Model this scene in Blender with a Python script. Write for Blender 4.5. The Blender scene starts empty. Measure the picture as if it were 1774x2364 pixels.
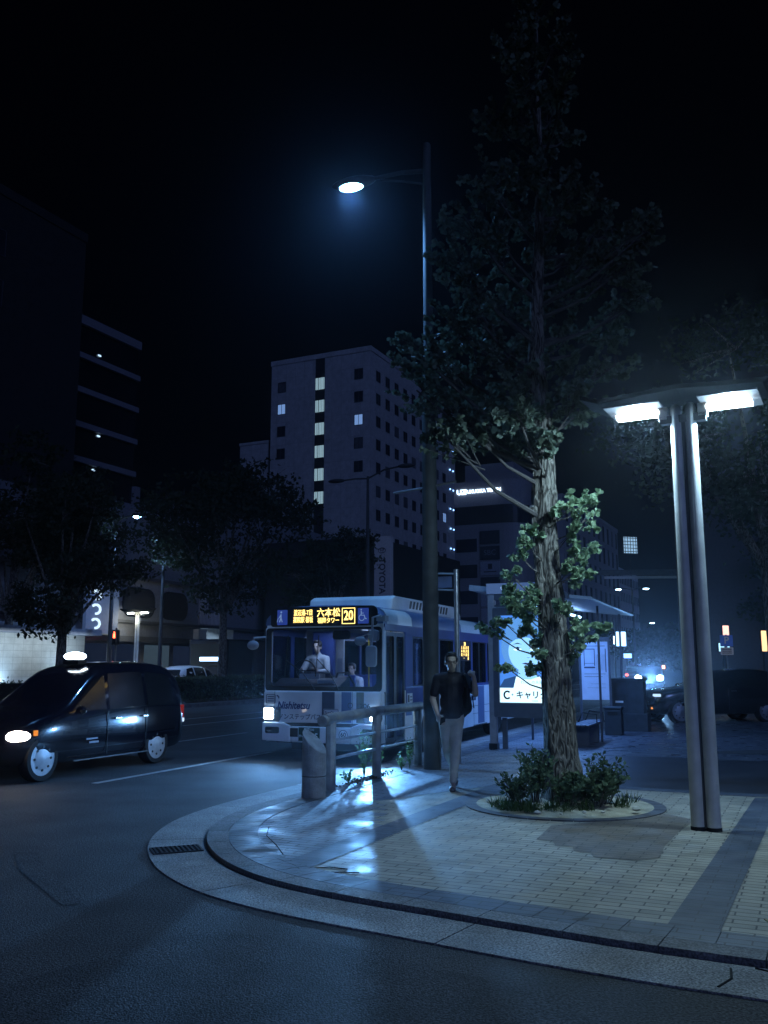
import bpy, bmesh, math, random
import numpy as np
from mathutils import Vector, Matrix, noise
random.seed(7); rng = np.random.default_rng(7)
S = bpy.context.scene; COL = S.collection
PI = math.pi; rad = math.radians

# ------------------------------------------------ camera, world, exposure
cam = bpy.data.cameras.new('camera'); co = bpy.data.objects.new('camera', cam); COL.objects.link(co)
co.location = (0, 0, 1.70); co.rotation_euler = (rad(90 + 9.6), 0, 0)
cam.sensor_fit = 'VERTICAL'; cam.sensor_height = 24; cam.lens = 24 * 2100 / 2364
cam.clip_end = 2000; S.camera = co
W = bpy.data.worlds.new("World"); S.world = W; W.use_nodes = True
nt = W.node_tree; bg = nt.nodes['Background']
sky = nt.nodes.new('ShaderNodeTexSky'); sky.sky_type = 'NISHITA'; sky.sun_disc = False
sky.sun_elevation = rad(-4); sky.sun_rotation = rad(160); sky.air_density = 1.2
mixc = nt.nodes.new('ShaderNodeMix'); mixc.data_type = 'RGBA'; mixc.inputs[0].default_value = 0.92
nt.links.new(sky.outputs[0], mixc.inputs[6]); mixc.inputs[7].default_value = (0.006, 0.011, 0.04, 1)
nt.links.new(mixc.outputs[2], bg.inputs[0]); bg.inputs[1].default_value = 0.022
sd = bpy.data.lights.new('night_fill', 'SUN'); sd.energy = 0.40; sd.angle = rad(12); sd.color = (0.24, 0.38, 1.0)  # sun lamp added as blue fill for facades and bus front
so = bpy.data.objects.new('night_fill', sd); COL.objects.link(so); so.rotation_euler = (rad(68), 0, rad(20))
S.view_settings.view_transform = 'Standard'; S.view_settings.look = 'None'
S.view_settings.exposure = 0; S.view_settings.gamma = 1; S.view_settings.use_curve_mapping = False
S.cycles.use_denoising = True
S.cycles.max_bounces = 6; S.cycles.transparent_max_bounces = 16; S.cycles.sample_clamp_indirect = 3
S.cycles.caustics_reflective = False; S.cycles.caustics_refractive = False

# ------------------------------------------------ materials
MC = {}
def mat(name, col, rough=.6, metal=0., var=.15, scale=6., bump=0., bscale=60., emit=0., ecol=None, spec=.5, coat=0.):
    if name in MC: return MC[name]
    m = bpy.data.materials.new(name); m.use_nodes = True; n = m.node_tree; b = n.nodes['Principled BSDF']
    b.inputs['Roughness'].default_value = rough; b.inputs['Metallic'].default_value = metal
    b.inputs['Specular IOR Level'].default_value = spec; b.inputs['Coat Weight'].default_value = coat
    tc = n.nodes.new('ShaderNodeTexCoord')
    if var > 0:
        nz = n.nodes.new('ShaderNodeTexNoise'); nz.inputs['Scale'].default_value = scale; nz.inputs['Detail'].default_value = 6
        n.links.new(tc.outputs['Object'], nz.inputs['Vector'])
        r = n.nodes.new('ShaderNodeValToRGB'); r.color_ramp.elements[0].position = .3; r.color_ramp.elements[1].position = .7
        r.color_ramp.elements[0].color = tuple(c * (1 - var) for c in col) + (1,)
        r.color_ramp.elements[1].color = tuple(min(1, c * (1 + var)) for c in col) + (1,)
        n.links.new(nz.outputs[0], r.inputs[0]); n.links.new(r.outputs[0], b.inputs['Base Color'])
    else: b.inputs['Base Color'].default_value = (*col, 1)
    if bump > 0:
        n2 = n.nodes.new('ShaderNodeTexNoise'); n2.inputs['Scale'].default_value = bscale; n2.inputs['Detail'].default_value = 4
        n.links.new(tc.outputs['Object'], n2.inputs['Vector'])
        bp = n.nodes.new('ShaderNodeBump'); bp.inputs['Strength'].default_value = bump; bp.inputs['Distance'].default_value = .02
        n.links.new(n2.outputs[0], bp.inputs['Height']); n.links.new(bp.outputs[0], b.inputs['Normal'])
    if emit > 0:
        b.inputs['Emission Color'].default_value = (*(ecol or col), 1); b.inputs['Emission Strength'].default_value = emit
    MC[name] = m; return m
def glow(name, col, strength):
    if name in MC: return MC[name]
    m = bpy.data.materials.new(name); m.use_nodes = True; n = m.node_tree; n.nodes.clear()
    e = n.nodes.new('ShaderNodeEmission'); e.inputs[0].default_value = (*col, 1); e.inputs[1].default_value = strength
    o = n.nodes.new('ShaderNodeOutputMaterial'); n.links.new(e.outputs[0], o.inputs[0])
    m.cycles.emission_sampling = 'NONE' if strength < 20 else 'AUTO'
    MC[name] = m; return m
def glassmat(name, tint=(.75, .85, .95), refl=.10, rough=.02):
    if name in MC: return MC[name]
    m = bpy.data.materials.new(name); m.use_nodes = True; n = m.node_tree; n.nodes.clear()
    t = n.nodes.new('ShaderNodeBsdfTransparent'); t.inputs[0].default_value = (*tint, 1)
    g = n.nodes.new('ShaderNodeBsdfGlossy'); g.inputs['Roughness'].default_value = rough
    lw = n.nodes.new('ShaderNodeLayerWeight'); lw.inputs[0].default_value = .25
    ma = n.nodes.new('ShaderNodeMath'); ma.operation = 'MULTIPLY_ADD'; ma.inputs[1].default_value = .6; ma.inputs[2].default_value = refl
    mx = n.nodes.new('ShaderNodeMixShader'); o = n.nodes.new('ShaderNodeOutputMaterial')
    n.links.new(lw.outputs['Fresnel'], ma.inputs[0]); n.links.new(ma.outputs[0], mx.inputs[0])
    n.links.new(t.outputs[0], mx.inputs[1]); n.links.new(g.outputs[0], mx.inputs[2]); n.links.new(mx.outputs[0], o.inputs[0])
    MC[name] = m; return m
def brickmat(name, c1, c2, mortar, bw=.3, bh=.1, ang=25., rough=.55, offs=.5, mort=.006, bump=.5, wet=.0):
    m = bpy.data.materials.new(name); m.use_nodes = True; n = m.node_tree; b = n.nodes['Principled BSDF']
    tc = n.nodes.new('ShaderNodeTexCoord'); mp = n.nodes.new('ShaderNodeMapping'); mp.inputs['Rotation'].default_value = (0, 0, rad(ang))
    n.links.new(tc.outputs['Object'], mp.inputs['Vector'])
    wn = n.nodes.new('ShaderNodeTexNoise'); wn.inputs['Scale'].default_value = 1.7
    n.links.new(mp.outputs[0], wn.inputs['Vector'])
    vm = n.nodes.new('ShaderNodeVectorMath'); vm.operation = 'MULTIPLY_ADD'; vm.inputs[1].default_value = (.012, .012, 0)
    n.links.new(wn.outputs['Color'], vm.inputs[0]); n.links.new(mp.outputs[0], vm.inputs[2])
    br = n.nodes.new('ShaderNodeTexBrick'); br.inputs['Scale'].default_value = 1; br.offset = offs
    br.inputs['Brick Width'].default_value = bw; br.inputs['Row Height'].default_value = bh; br.inputs['Mortar Size'].default_value = mort
    br.inputs['Mortar Smooth'].default_value = .3; br.inputs['Bias'].default_value = 0
    br.inputs['Color1'].default_value = (*c1, 1); br.inputs['Color2'].default_value = (*c2, 1); br.inputs['Mortar'].default_value = (*mortar, 1)
    n.links.new(vm.outputs[0], br.inputs['Vector'])
    nz = n.nodes.new('ShaderNodeTexNoise'); nz.inputs['Scale'].default_value = 1.3; nz.inputs['Detail'].default_value = 9; nz.inputs['Roughness'].default_value = .7
    n.links.new(tc.outputs['Object'], nz.inputs['Vector'])
    rr = n.nodes.new('ShaderNodeMapRange'); rr.inputs[1].default_value = .3; rr.inputs[2].default_value = .7; rr.inputs[3].default_value = .72; rr.inputs[4].default_value = 1.15
    n.links.new(nz.outputs[0], rr.inputs[0])
    mx = n.nodes.new('ShaderNodeVectorMath'); mx.operation = 'SCALE'
    n.links.new(br.outputs['Color'], mx.inputs[0]); n.links.new(rr.outputs[0], mx.inputs['Scale'])
    n.links.new(mx.outputs[0], b.inputs['Base Color'])
    nz2 = n.nodes.new('ShaderNodeTexNoise'); nz2.inputs['Scale'].default_value = 3; nz2.inputs['Detail'].default_value = 5
    n.links.new(tc.outputs['Object'], nz2.inputs['Vector'])
    r2 = n.nodes.new('ShaderNodeMapRange'); r2.inputs[1].default_value = .35; r2.inputs[2].default_value = .65; r2.inputs[3].default_value = rough - .12 - wet; r2.inputs[4].default_value = rough + .12
    n.links.new(nz2.outputs[0], r2.inputs[0]); n.links.new(r2.outputs[0], b.inputs['Roughness'])
    n3 = n.nodes.new('ShaderNodeTexNoise'); n3.inputs['Scale'].default_value = 90; n.links.new(tc.outputs['Object'], n3.inputs['Vector'])
    sub = n.nodes.new('ShaderNodeMath'); sub.operation = 'MULTIPLY_ADD'; sub.inputs[1].default_value = -1.0
    m3 = n.nodes.new('ShaderNodeMath'); m3.operation = 'MULTIPLY'; m3.inputs[1].default_value = .35
    n.links.new(n3.outputs[0], m3.inputs[0]); n.links.new(br.outputs['Fac'], sub.inputs[0]); n.links.new(m3.outputs[0], sub.inputs[2])
    bp = n.nodes.new('ShaderNodeBump'); bp.inputs['Strength'].default_value = bump; bp.inputs['Distance'].default_value = .006
    n.links.new(sub.outputs[0], bp.inputs['Height']); n.links.new(bp.outputs[0], b.inputs['Normal'])
    MC[name] = m; return m

# ------------------------------------------------ mesh builder
class MB:
    def __init__(s): s.v = []; s.f = []; s.m = []
    def add(s, vs, fs, mi=0):
        o = len(s.v); s.v += [tuple(v) for v in vs]; s.f += [tuple(i + o for i in f) for f in fs]; s.m += [mi] * len(fs); return s
    def box(s, x0, x1, y0, y1, z0, z1, mi=0, M=None):
        vs = [Vector((x, y, z)) for x in (x0, x1) for y in (y0, y1) for z in (z0, z1)]
        if M: vs = [M @ v for v in vs]
        return s.add(vs, [(0, 1, 3, 2), (4, 6, 7, 5), (0, 4, 5, 1), (2, 3, 7, 6), (0, 2, 6, 4), (1, 5, 7, 3)], mi)
    def tube(s, pts, rads, n=10, mi=0, cap=True, sq=False, flat=1.):
        pts = [Vector(p) for p in pts]
        if not hasattr(rads, '__len__'): rads = [rads] * len(pts)
        rings = []; up = None
        for i, p in enumerate(pts):
            t = (pts[min(i + 1, len(pts) - 1)] - pts[max(i - 1, 0)]).normalized()
            if up is None:
                up = Vector((0, 0, 1)) if abs(t.z) < .9 else Vector((1, 0, 0))
            a = t.cross(up).normalized(); b = a.cross(t).normalized(); up = b
            ring = []
            for k in range(n):
                th = 2 * PI * (k + (.5 if sq else 0)) / n
                ring.append(p + (a * math.cos(th) + b * math.sin(th) * flat) * rads[i])
            rings.append(ring)
        vs = [v for r in rings for v in r]; fs = []
        for i in range(len(pts) - 1):
            for k in range(n):
                k2 = (k + 1) % n; fs.append((i * n + k, i * n + k2, (i + 1) * n + k2, (i + 1) * n + k))
        if cap: fs += [tuple(range(n - 1, -1, -1)), tuple(range((len(pts) - 1) * n, len(pts) * n))]
        return s.add(vs, fs, mi)
    def prism(s, poly, axis, a, b, mi=0):
        def P(q, h):
            if axis == 'x': return (h, q[0], q[1])
            if axis == 'y': return (q[0], h, q[1])
            return (q[0], q[1], h)
        n = len(poly); vs = [P(q, a) for q in poly] + [P(q, b) for q in poly]
        return s.add(vs, [tuple(range(n))[::-1], tuple(range(n, 2 * n))] + [(i, (i + 1) % n, n + (i + 1) % n, n + i) for i in range(n)], mi)
    def ring(s, outer, inner, axis, a, b, mi=0):
        def P(q, h):
            if axis == 'x': return (h, q[0], q[1])
            if axis == 'y': return (q[0], h, q[1])
            return (q[0], q[1], h)
        n = len(outer); vs = [P(q, a) for q in outer] + [P(q, a) for q in inner] + [P(q, b) for q in outer] + [P(q, b) for q in inner]
        fs = []
        for i in range(n):
            j = (i + 1) % n
            fs += [(i, j, n + j, n + i), (2 * n + i, 3 * n + i, 3 * n + j, 2 * n + j), (i, 2 * n + i, 2 * n + j, j), (n + i, n + j, 3 * n + j, 3 * n + i)]
        return s.add(vs, fs, mi)
    def lathe(s, prof, n=20, c=(0, 0, 0), axis='z', mi=0, caps=True):
        vs = []; fs = []
        for r, h in prof:
            for k in range(n):
                a = 2 * PI * k / n; x, y = r * math.cos(a), r * math.sin(a)
                q = {'z': (x, y, h), 'y': (x, h, y), 'x': (h, x, y)}[axis]
                vs.append((q[0] + c[0], q[1] + c[1], q[2] + c[2]))
        for i in range(len(prof) - 1):
            for k in range(n):
                k2 = (k + 1) % n; fs.append((i * n + k, i * n + k2, (i + 1) * n + k2, (i + 1) * n + k))
        if caps: fs.append(tuple(range(n))); fs.append(tuple(range((len(prof) - 1) * n, len(prof) * n)))
        return s.add(vs, fs, mi)
    def ell(s, c, r, n=12, mi=0, M=None):
        vs = []; fs = []; k = n // 2
        for i in range(1, k):
            t = PI * i / k
            for j in range(n):
                a = 2 * PI * j / n; vs.append(Vector((r[0] * math.sin(t) * math.cos(a), r[1] * math.sin(t) * math.sin(a), r[2] * math.cos(t))))
        top = len(vs); vs.append(Vector((0, 0, r[2]))); vs.append(Vector((0, 0, -r[2])))
        for i in range(k - 2):
            for j in range(n): fs.append((i * n + j, (i + 1) * n + j, (i + 1) * n + (j + 1) % n, i * n + (j + 1) % n))
        for j in range(n):
            fs.append((top, j, (j + 1) % n)); fs.append((top + 1, (k - 2) * n + (j + 1) % n, (k - 2) * n + j))
        if M: vs = [M @ v for v in vs]
        return s.add([v + Vector(c) for v in vs], fs, mi)
    def mesh(s, name, mats, smooth=False, fix=True):
        me = bpy.data.meshes.new(name); me.from_pydata(s.v, [], s.f)
        for m in (mats if isinstance(mats, (list, tuple)) else [mats]): me.materials.append(m)
        me.polygons.foreach_set('material_index', s.m)
        if fix:
            bm = bmesh.new(); bm.from_mesh(me); bmesh.ops.recalc_face_normals(bm, faces=bm.faces); bm.to_mesh(me); bm.free()
        if smooth:
            me.polygons.foreach_set('use_smooth', [True] * len(me.polygons)); me.set_sharp_from_angle(angle=rad(38))
        me.update(); return me
    def build(s, name, mats, parent=None, smooth=False, bevel=0., fix=True):
        o = bpy.data.objects.new(name, s.mesh(name, mats, smooth, fix)); COL.objects.link(o)
        if parent: o.parent = parent
        if bevel > 0:
            b = o.modifiers.new('bevel', 'BEVEL'); b.width = bevel; b.segments = 2; b.limit_method = 'ANGLE'
        return o
def tag(o, label=None, cat=None, group=None, kind=None):
    if label: o['label'] = label
    if cat: o['category'] = cat
    if group: o['group'] = group
    if kind: o['kind'] = kind
    return o
def thing(name, label, cat, loc=(0, 0, 0), rz=0., group=None, scale=1.):
    o = bpy.data.objects.new(name, None); COL.objects.link(o); o.location = loc; o.rotation_euler = (0, 0, rz); o.scale = (scale,) * 3
    o.empty_display_size = .2
    return tag(o, label, cat, group)
def copy_tree(o, parent=None):
    c = o.copy(); COL.objects.link(c); c.parent = parent
    for ch in list(o.children):
        copy_tree(ch, c)
    return c
def rrect(cx, cy, w, h, r, n=5):
    if not hasattr(r, '__len__'): r = [r] * 4
    out = []
    for k, (sx, sy) in enumerate(((1, 1), (-1, 1), (-1, -1), (1, -1))):
        q = r[k]; x, y = cx + sx * (w / 2 - q), cy + sy * (h / 2 - q)
        for i in range(n + 1):
            a = PI / 2 * (k + i / n); out.append((x + q * math.cos(a), y + q * math.sin(a)))
    return out
def basis(o, x, y):
    x = Vector(x).normalized(); y = Vector(y).normalized(); z = x.cross(y)
    M = Matrix((x, y, z)).transposed().to_4x4(); M.translation = Vector(o); return M
def text(body, size, o, x, y, m, name, parent, bold=0., align='CENTER', sx=1., ex=.002, label=None, shear=0.):
    c = bpy.data.curves.new(name, 'FONT'); c.body = body; c.size = size; c.align_x = align; c.align_y = 'CENTER'
    c.extrude = ex; c.offset = bold * size; c.resolution_u = 3; c.shear = shear
    t = bpy.data.objects.new(name, c); COL.objects.link(t)
    dg = bpy.context.evaluated_depsgraph_get(); me = bpy.data.meshes.new_from_object(t.evaluated_get(dg))
    bpy.data.objects.remove(t); bpy.data.curves.remove(c)
    M = basis(o, x, y) @ Matrix.Diagonal((sx, 1, 1, 1)); me.transform(M); me.materials.clear(); me.materials.append(m); me.name = name
    ob = bpy.data.objects.new(name, me); COL.objects.link(ob); ob.parent = parent
    if label: ob['label'] = label
    return ob
def struct(o): o['kind'] = 'structure'; return o
def light(kind, name, loc, power, col, parent=None, **k):
    d = bpy.data.lights.new(name, kind); d.energy = power; d.color = col
    for a, b in k.items():
        if a not in ('aim',): setattr(d, a, b)
    o = bpy.data.objects.new(name, d); COL.objects.link(o); o.location = loc
    if 'aim' in k: o.rotation_euler = Vector(k['aim']).to_track_quat('-Z', 'Y').to_euler()
    if parent: o.parent = parent
    return o
def skinmesh(name, caps, m, voxel=.012, parent=None, sm=4):
    """a continuous surface grown round tapered limbs: caps = [(p0,p1,r0,r1)] or ('e',centre,radii)"""
    b = MB()
    for c in caps:
        if c[0] == 'e': b.ell(c[1], c[2], 14)
        else:
            p0, p1, r0, r1 = Vector(c[0]), Vector(c[1]), c[2], c[3]
            b.tube([p0.lerp(p1, t) for t in (0, .33, .66, 1)], [r0, r0 + (r1 - r0) * .33, r0 + (r1 - r0) * .66, r1], 12)
            b.ell(p0, (r0,) * 3, 12); b.ell(p1, (r1,) * 3, 12)
    me = b.mesh(name, m); o = bpy.data.objects.new(name, me); COL.objects.link(o)
    r = o.modifiers.new('r', 'REMESH'); r.mode = 'VOXEL'; r.voxel_size = voxel
    s = o.modifiers.new('s', 'SMOOTH'); s.iterations = sm; s.factor = .5
    dg = bpy.context.evaluated_depsgraph_get(); me2 = bpy.data.meshes.new_from_object(o.evaluated_get(dg))
    bpy.data.objects.remove(o); me2.materials.clear(); me2.materials.append(m if not isinstance(m, list) else m[0]); me2.name = name
    me2.polygons.foreach_set('use_smooth', [True] * len(me2.polygons))
    o = bpy.data.objects.new(name, me2); COL.objects.link(o)
    if parent: o.parent = parent
    return o

# leaf templates
def fan():
    vs = [(0, 0, 0), (-.02, .3, 0), (.02, .3, 0)]; arc = []
    for a, r in ((-68, .85), (-45, 1.), (-20, 1.02), (0, .72), (20, 1.02), (45, 1.), (68, .85)):
        arc.append((r * .75 * math.sin(rad(a)), .3 + r * .75 * math.cos(rad(a)), .12 * math.cos(rad(a * 2))))
    return np.array(vs[:1] + arc), [(0, 1, 2, 3), (0, 3, 4), (0, 4, 5), (0, 5, 6, 7)]
LEAF_FAN = fan()
LEAF = (np.array([(0, 0, 0), (.28, .45, .06), (0, 1, 0), (-.28, .45, .06)]), [(0, 1, 2), (0, 2, 3)])
BLADE = (np.array([(-.03, 0, 0), (.03, 0, 0), (.02, .6, .1), (0, 1, .3), (-.02, .6, .1)]), [(0, 1, 2, 3, 4)])
def scatter(name, pts, sizes, mats, parent=None, tpl=LEAF, dirs=None, up=.0, mi=None):
    pts = np.asarray(pts, float); n = len(pts); tv, tf = tpl
    d = rng.normal(size=(n, 3)) if dirs is None else np.asarray(dirs, float) + rng.normal(size=(n, 3)) * .45
    d[:, 2] += up; d /= np.linalg.norm(d, axis=1, keepdims=True) + 1e-9
    r = rng.normal(size=(n, 3)); x = np.cross(d, r); x /= np.linalg.norm(x, axis=1, keepdims=True) + 1e-9; z = np.cross(x, d)
    R = np.stack([x, d, z], axis=2) * np.asarray(sizes).reshape(-1, 1, 1)
    V = np.einsum('nij,kj->nki', R, tv) + pts[:, None, :]; k = len(tv)
    fs = []
    loops = []; starts = []; tot = []; p = 0
    base = np.concatenate([np.array(f) for f in tf]); lens = np.array([len(f) for f in tf])
    L = (base[None, :] + (np.arange(n) * k)[:, None]).ravel()
    T = np.tile(lens, n); st = np.concatenate([[0], np.cumsum(T)[:-1]])
    me = bpy.data.meshes.new(name); me.vertices.add(n * k); me.vertices.foreach_set('co', V.ravel())
    me.loops.add(len(L)); me.loops.foreach_set('vertex_index', L.astype(np.int32))
    me.polygons.add(len(T)); me.polygons.foreach_set('loop_start', st.astype(np.int32))
    mats = mats if isinstance(mats, list) else [mats]
    for m in mats: me.materials.append(m)
    if len(mats) > 1: me.polygons.foreach_set('material_index', np.repeat(rng.integers(0, len(mats), n), len(tf)).astype(np.int32))
    me.update(calc_edges=True); me.validate()
    o = bpy.data.objects.new(name, me); COL.objects.link(o)
    if parent: o.parent = parent
    return o
def leafmat(name, col, tr=.3):
    m = mat(name, col, .62, var=.35, scale=2.5, spec=.3); n = m.node_tree; b = n.nodes['Principled BSDF']
    t = n.nodes.new('ShaderNodeBsdfTranslucent'); t.inputs[0].default_value = (*[c * 1.3 for c in col], 1)
    mx = n.nodes.new('ShaderNodeMixShader'); mx.inputs[0].default_value = tr
    n.links.new(b.outputs[0], mx.inputs[1]); n.links.new(t.outputs[0], mx.inputs[2]); n.links.new(mx.outputs[0], n.nodes['Material Output'].inputs[0])
    return m

# road frame: origin under the camera, a = along the road (away), t = to the left of it
RA = rad(22); RV = Vector((math.sin(RA), math.cos(RA), 0)); LV = Vector((-math.cos(RA), math.sin(RA), 0))
def road(s, t, z=0.): v = RV * s + LV * t; return (v.x, v.y, z)
RZ = PI / 2 - RA        # local +X runs away along the road, local +Y to its left
SW = .04                # sidewalk level

# ================================================ GROUND
asph = mat('asphalt', (.036, .037, .041), .72, var=.4, scale=1.2, bump=1., bscale=90)
def speck(m, amt=.9, scale=260):
    n = m.node_tree; b = n.nodes['Principled BSDF']; l = b.inputs['Base Color'].links[0]; src = l.from_socket
    nz = n.nodes.new('ShaderNodeTexNoise'); nz.inputs['Scale'].default_value = scale; nz.inputs['Detail'].default_value = 2
    tc = [q for q in n.nodes if q.type == 'TEX_COORD'][0]; n.links.new(tc.outputs['Object'], nz.inputs['Vector'])
    mr = n.nodes.new('ShaderNodeMapRange'); mr.inputs[1].default_value = .35; mr.inputs[2].default_value = .72; mr.inputs[3].default_value = 1 - amt * .4; mr.inputs[4].default_value = 1 + amt
    n.links.new(nz.outputs[0], mr.inputs[0]); v = n.nodes.new('ShaderNodeVectorMath'); v.operation = 'SCALE'
    n.links.new(src, v.inputs[0]); n.links.new(mr.outputs[0], v.inputs['Scale']); n.links.new(v.outputs[0], b.inputs['Base Color'])
speck(asph, 2.6, 60)
conc = mat('gutter_concrete', (.23, .23, .23), .7, var=.3, scale=2.5, bump=.5, bscale=110); speck(conc, 1.3, 70)
kerbm = mat('kerb_concrete', (.15, .15, .155), .7, var=.3, scale=3, bump=.4, bscale=90); speck(kerbm, 1., 70)
dirt = mat('joint_dirt', (.012, .012, .012), .9)
beige = brickmat('paver_beige', (.45, .415, .34), (.34, .315, .26), (.08, .075, .07), mort=.007, bump=.8, wet=.05)
cool = brickmat('paver_cool_grey', (.27, .29, .33), (.21, .23, .27), (.05, .05, .055), rough=.60, mort=.009, bump=.9, wet=.10)
band = brickmat('paver_band', (.105, .125, .16), (.08, .095, .13), (.04, .04, .05), bw=.33, mort=.005)
brown = brickmat('paver_brown', (.21, .18, .155), (.175, .155, .135), (.06, .055, .05))
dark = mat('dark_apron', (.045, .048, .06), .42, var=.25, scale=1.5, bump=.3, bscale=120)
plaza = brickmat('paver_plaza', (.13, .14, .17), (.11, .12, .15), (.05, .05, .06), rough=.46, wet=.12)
rowm = brickmat('paver_row', (.13, .15, .19), (.11, .13, .165), (.05, .05, .055))
m = MB(); m.add([(-220, -60, 0), (220, -60, 0), (220, 420, 0), (-220, 420, 0)], [(0, 1, 2, 3)]); struct(m.build('road', asph))

KP = [road(70, 5.68)[:2], road(40, 5.68)[:2], road(20, 5.68)[:2], road(13, 5.69)[:2], (-1.08, 12.58), (-1.52, 11.5), (-1.76, 10.55), (-1.79, 9.77), (-1.69, 9.1), (-1.5, 8.51),
      (-1.27, 8.05), (-.97, 7.63), (-.61, 7.28), (-.17, 6.95), (.34, 6.62), (.87, 6.27), (1.3, 6.0), (1.68, 5.78), (2.19, 5.52), (6, 3.72), (14, 0.0), (30, -7.4)]
def catmull(P, step=.1):
    P = [Vector((*p, 0)) for p in P]; out = []
    for i in range(len(P) - 1):
        a, b, c, d = P[max(i - 1, 0)], P[i], P[i + 1], P[min(i + 2, len(P) - 1)]
        n = max(2, int((c - b).length / step))
        ta = (c - a) * .5 * min(1, (c - b).length / max((b - a).length, 1e-3)) if i else (c - b)
        tb = (d - b) * .5 * min(1, (c - b).length / max((d - c).length, 1e-3)) if i < len(P) - 2 else (c - b)
        for k in range(n):
            t = k / n; t2 = t * t; t3 = t2 * t
            out.append(b * (2 * t3 - 3 * t2 + 1) + ta * (t3 - 2 * t2 + t) + c * (-2 * t3 + 3 * t2) + tb * (t3 - t2))
    out.append(P[-1]); return out
KC = catmull(KP)
def offset(P, d):    # + = towards the sidewalk (left of the walking direction)
    o = []
    for i, p in enumerate(P):
        t = (P[min(i + 2, len(P) - 1)] - P[max(i - 2, 0)]).normalized(); o.append(p + Vector((-t.y, t.x, 0)) * d)
    return o
ARC = [0.]
for i in range(1, len(KC)): ARC.append(ARC[-1] + (KC[i] - KC[i - 1]).length)
def strip(name, d0, d1, z0, z1, m, seg, gap, lo=-5):
    A, B = offset(KC, d0), offset(KC, d1); b = MB()
    cur = 0.
    def at(P, s):
        i = int(np.searchsorted(ARC, s)) - 1; i = max(0, min(i, len(P) - 2)); t = (s - ARC[i]) / max(ARC[i + 1] - ARC[i], 1e-6); return P[i].lerp(P[i + 1], t)
    while cur < ARC[-1] - .01:
        e = min(cur + seg, ARC[-1]) - gap; n = max(1, int(seg / .15)); row = [cur + (e - cur) * k / n for k in range(n + 1)]
        vs = []
        for s in row:
            a, c = at(A, s), at(B, s); vs += [(a.x, a.y, z0), (c.x, c.y, z0), (c.x, c.y, z1), (a.x, a.y, z1)]
        fs = [(0, 1, 2, 3), tuple(4 * n + q for q in (3, 2, 1, 0))]
        for k in range(n):
            for q in range(4): fs.append((4 * k + q, 4 * k + (q + 1) % 4, 4 * k + 4 + (q + 1) % 4, 4 * k + 4 + q))
        b.add(vs, fs); cur += seg
    return struct(b.build(name, m))
sgn = 1 if (offset(KC, 1)[130] - Vector((5, 12, 0))).length < (KC[130] - Vector((5, 12, 0))).length else -1
strip('gutter', -.55 * sgn, -.03 * sgn, -.02, .012, conc, 2.0, .012)
strip('kerb', 0, .2 * sgn, -.02, SW + .008, kerbm, .6, .008)
strip('kerb_side_pavers', .207 * sgn, .50 * sgn, -.02, SW + .0075, rowm, .3, .005)
def sheet(name, poly, z, m, base=None):
    b = MB()
    if base is None: b.add([(x, y, z) for x, y in poly], [tuple(range(len(poly)))])
    else: b.prism(poly, 'z', base, z)
    o = b.build(name, m)
    if o.data.polygons[0].normal.z < 0 and base is None: o.data.flip_normals()
    return struct(o)
inner = offset(KC, .19 * sgn)
b_ = offset(KC, -.035 * sgn); sheet('kerb_groove', [(p.x, p.y) for p in b_[::3]] + [(p.x, p.y) for p in offset(KC, .1 * sgn)[::-3]], .006, dirt)
sheet('sidewalk', [(p.x, p.y) for p in inner[::2]] + [(90, -30), (90, 110), (60, 90)], SW, beige, base=-.02)
AV = Vector((math.sin(rad(25)), math.cos(rad(25)), 0)); NV = Vector((math.cos(rad(25)), -math.sin(rad(25)), 0))
def pv(a, n): v = AV * a + NV * n; return (v.x, v.y)
z1 = SW + .004
# cool grey field at the kerb corner, stepped along the paver rows
st = []
for k in range(66, 106):
    a = k / 10; x = -.16 + .13 * math.sin(k * 1.9) + (.0 if a < 8.6 else .05 * (a - 8.6)); y = (a - .4226 * x) / .9063; n0 = round((.9063 * x - .4226 * y) / .15) * .15 + .0
    n0 = min(n0, -4.25); st += [pv(a, n0), pv(a + .1, n0)]
arc = [(p.x, p.y) for p in offset(KC, .503 * sgn)]
lo = min(range(len(arc)), key=lambda i: (arc[i][0] - st[0][0]) ** 2 + (arc[i][1] - st[0][1]) ** 2)
hi = min(range(len(arc)), key=lambda i: (arc[i][0] - road(13, 5.2)[0]) ** 2 + (arc[i][1] - road(13, 5.2)[1]) ** 2)
sheet('sidewalk_grey_pavers', st + [pv(12.5, -4.25), road(60, 4.2)[:2], road(60, 5.17)[:2]] + arc[hi:lo + 1:2], SW + .003, cool)
sheet('sidewalk_band_near_bus', [pv(6.75, -3.92), pv(13.3, -3.92), pv(13.3, -4.245), pv(6.95, -4.245)], z1, band)
sheet('sidewalk_band_near_lamp', [(1.82, 6.23), (4.72, 12.02), (5.0, 11.92), (2.12, 6.1)], SW + .0055, band)
sheet('sidewalk_cross_band', [pv(13.0, -3.9), pv(13.0, 16), pv(13.28, 16), pv(13.28, -3.9)], z1, band)
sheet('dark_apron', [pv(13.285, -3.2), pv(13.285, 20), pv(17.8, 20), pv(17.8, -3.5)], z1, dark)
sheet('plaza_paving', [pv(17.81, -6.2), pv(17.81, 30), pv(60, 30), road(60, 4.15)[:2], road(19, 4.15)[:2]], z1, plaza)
sheet('walkway_pavers', [pv(13.285, -4.24), pv(13.285, -3.21), pv(17.8, -3.51), pv(17.8, -4.7)], z1, plaza)
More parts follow.
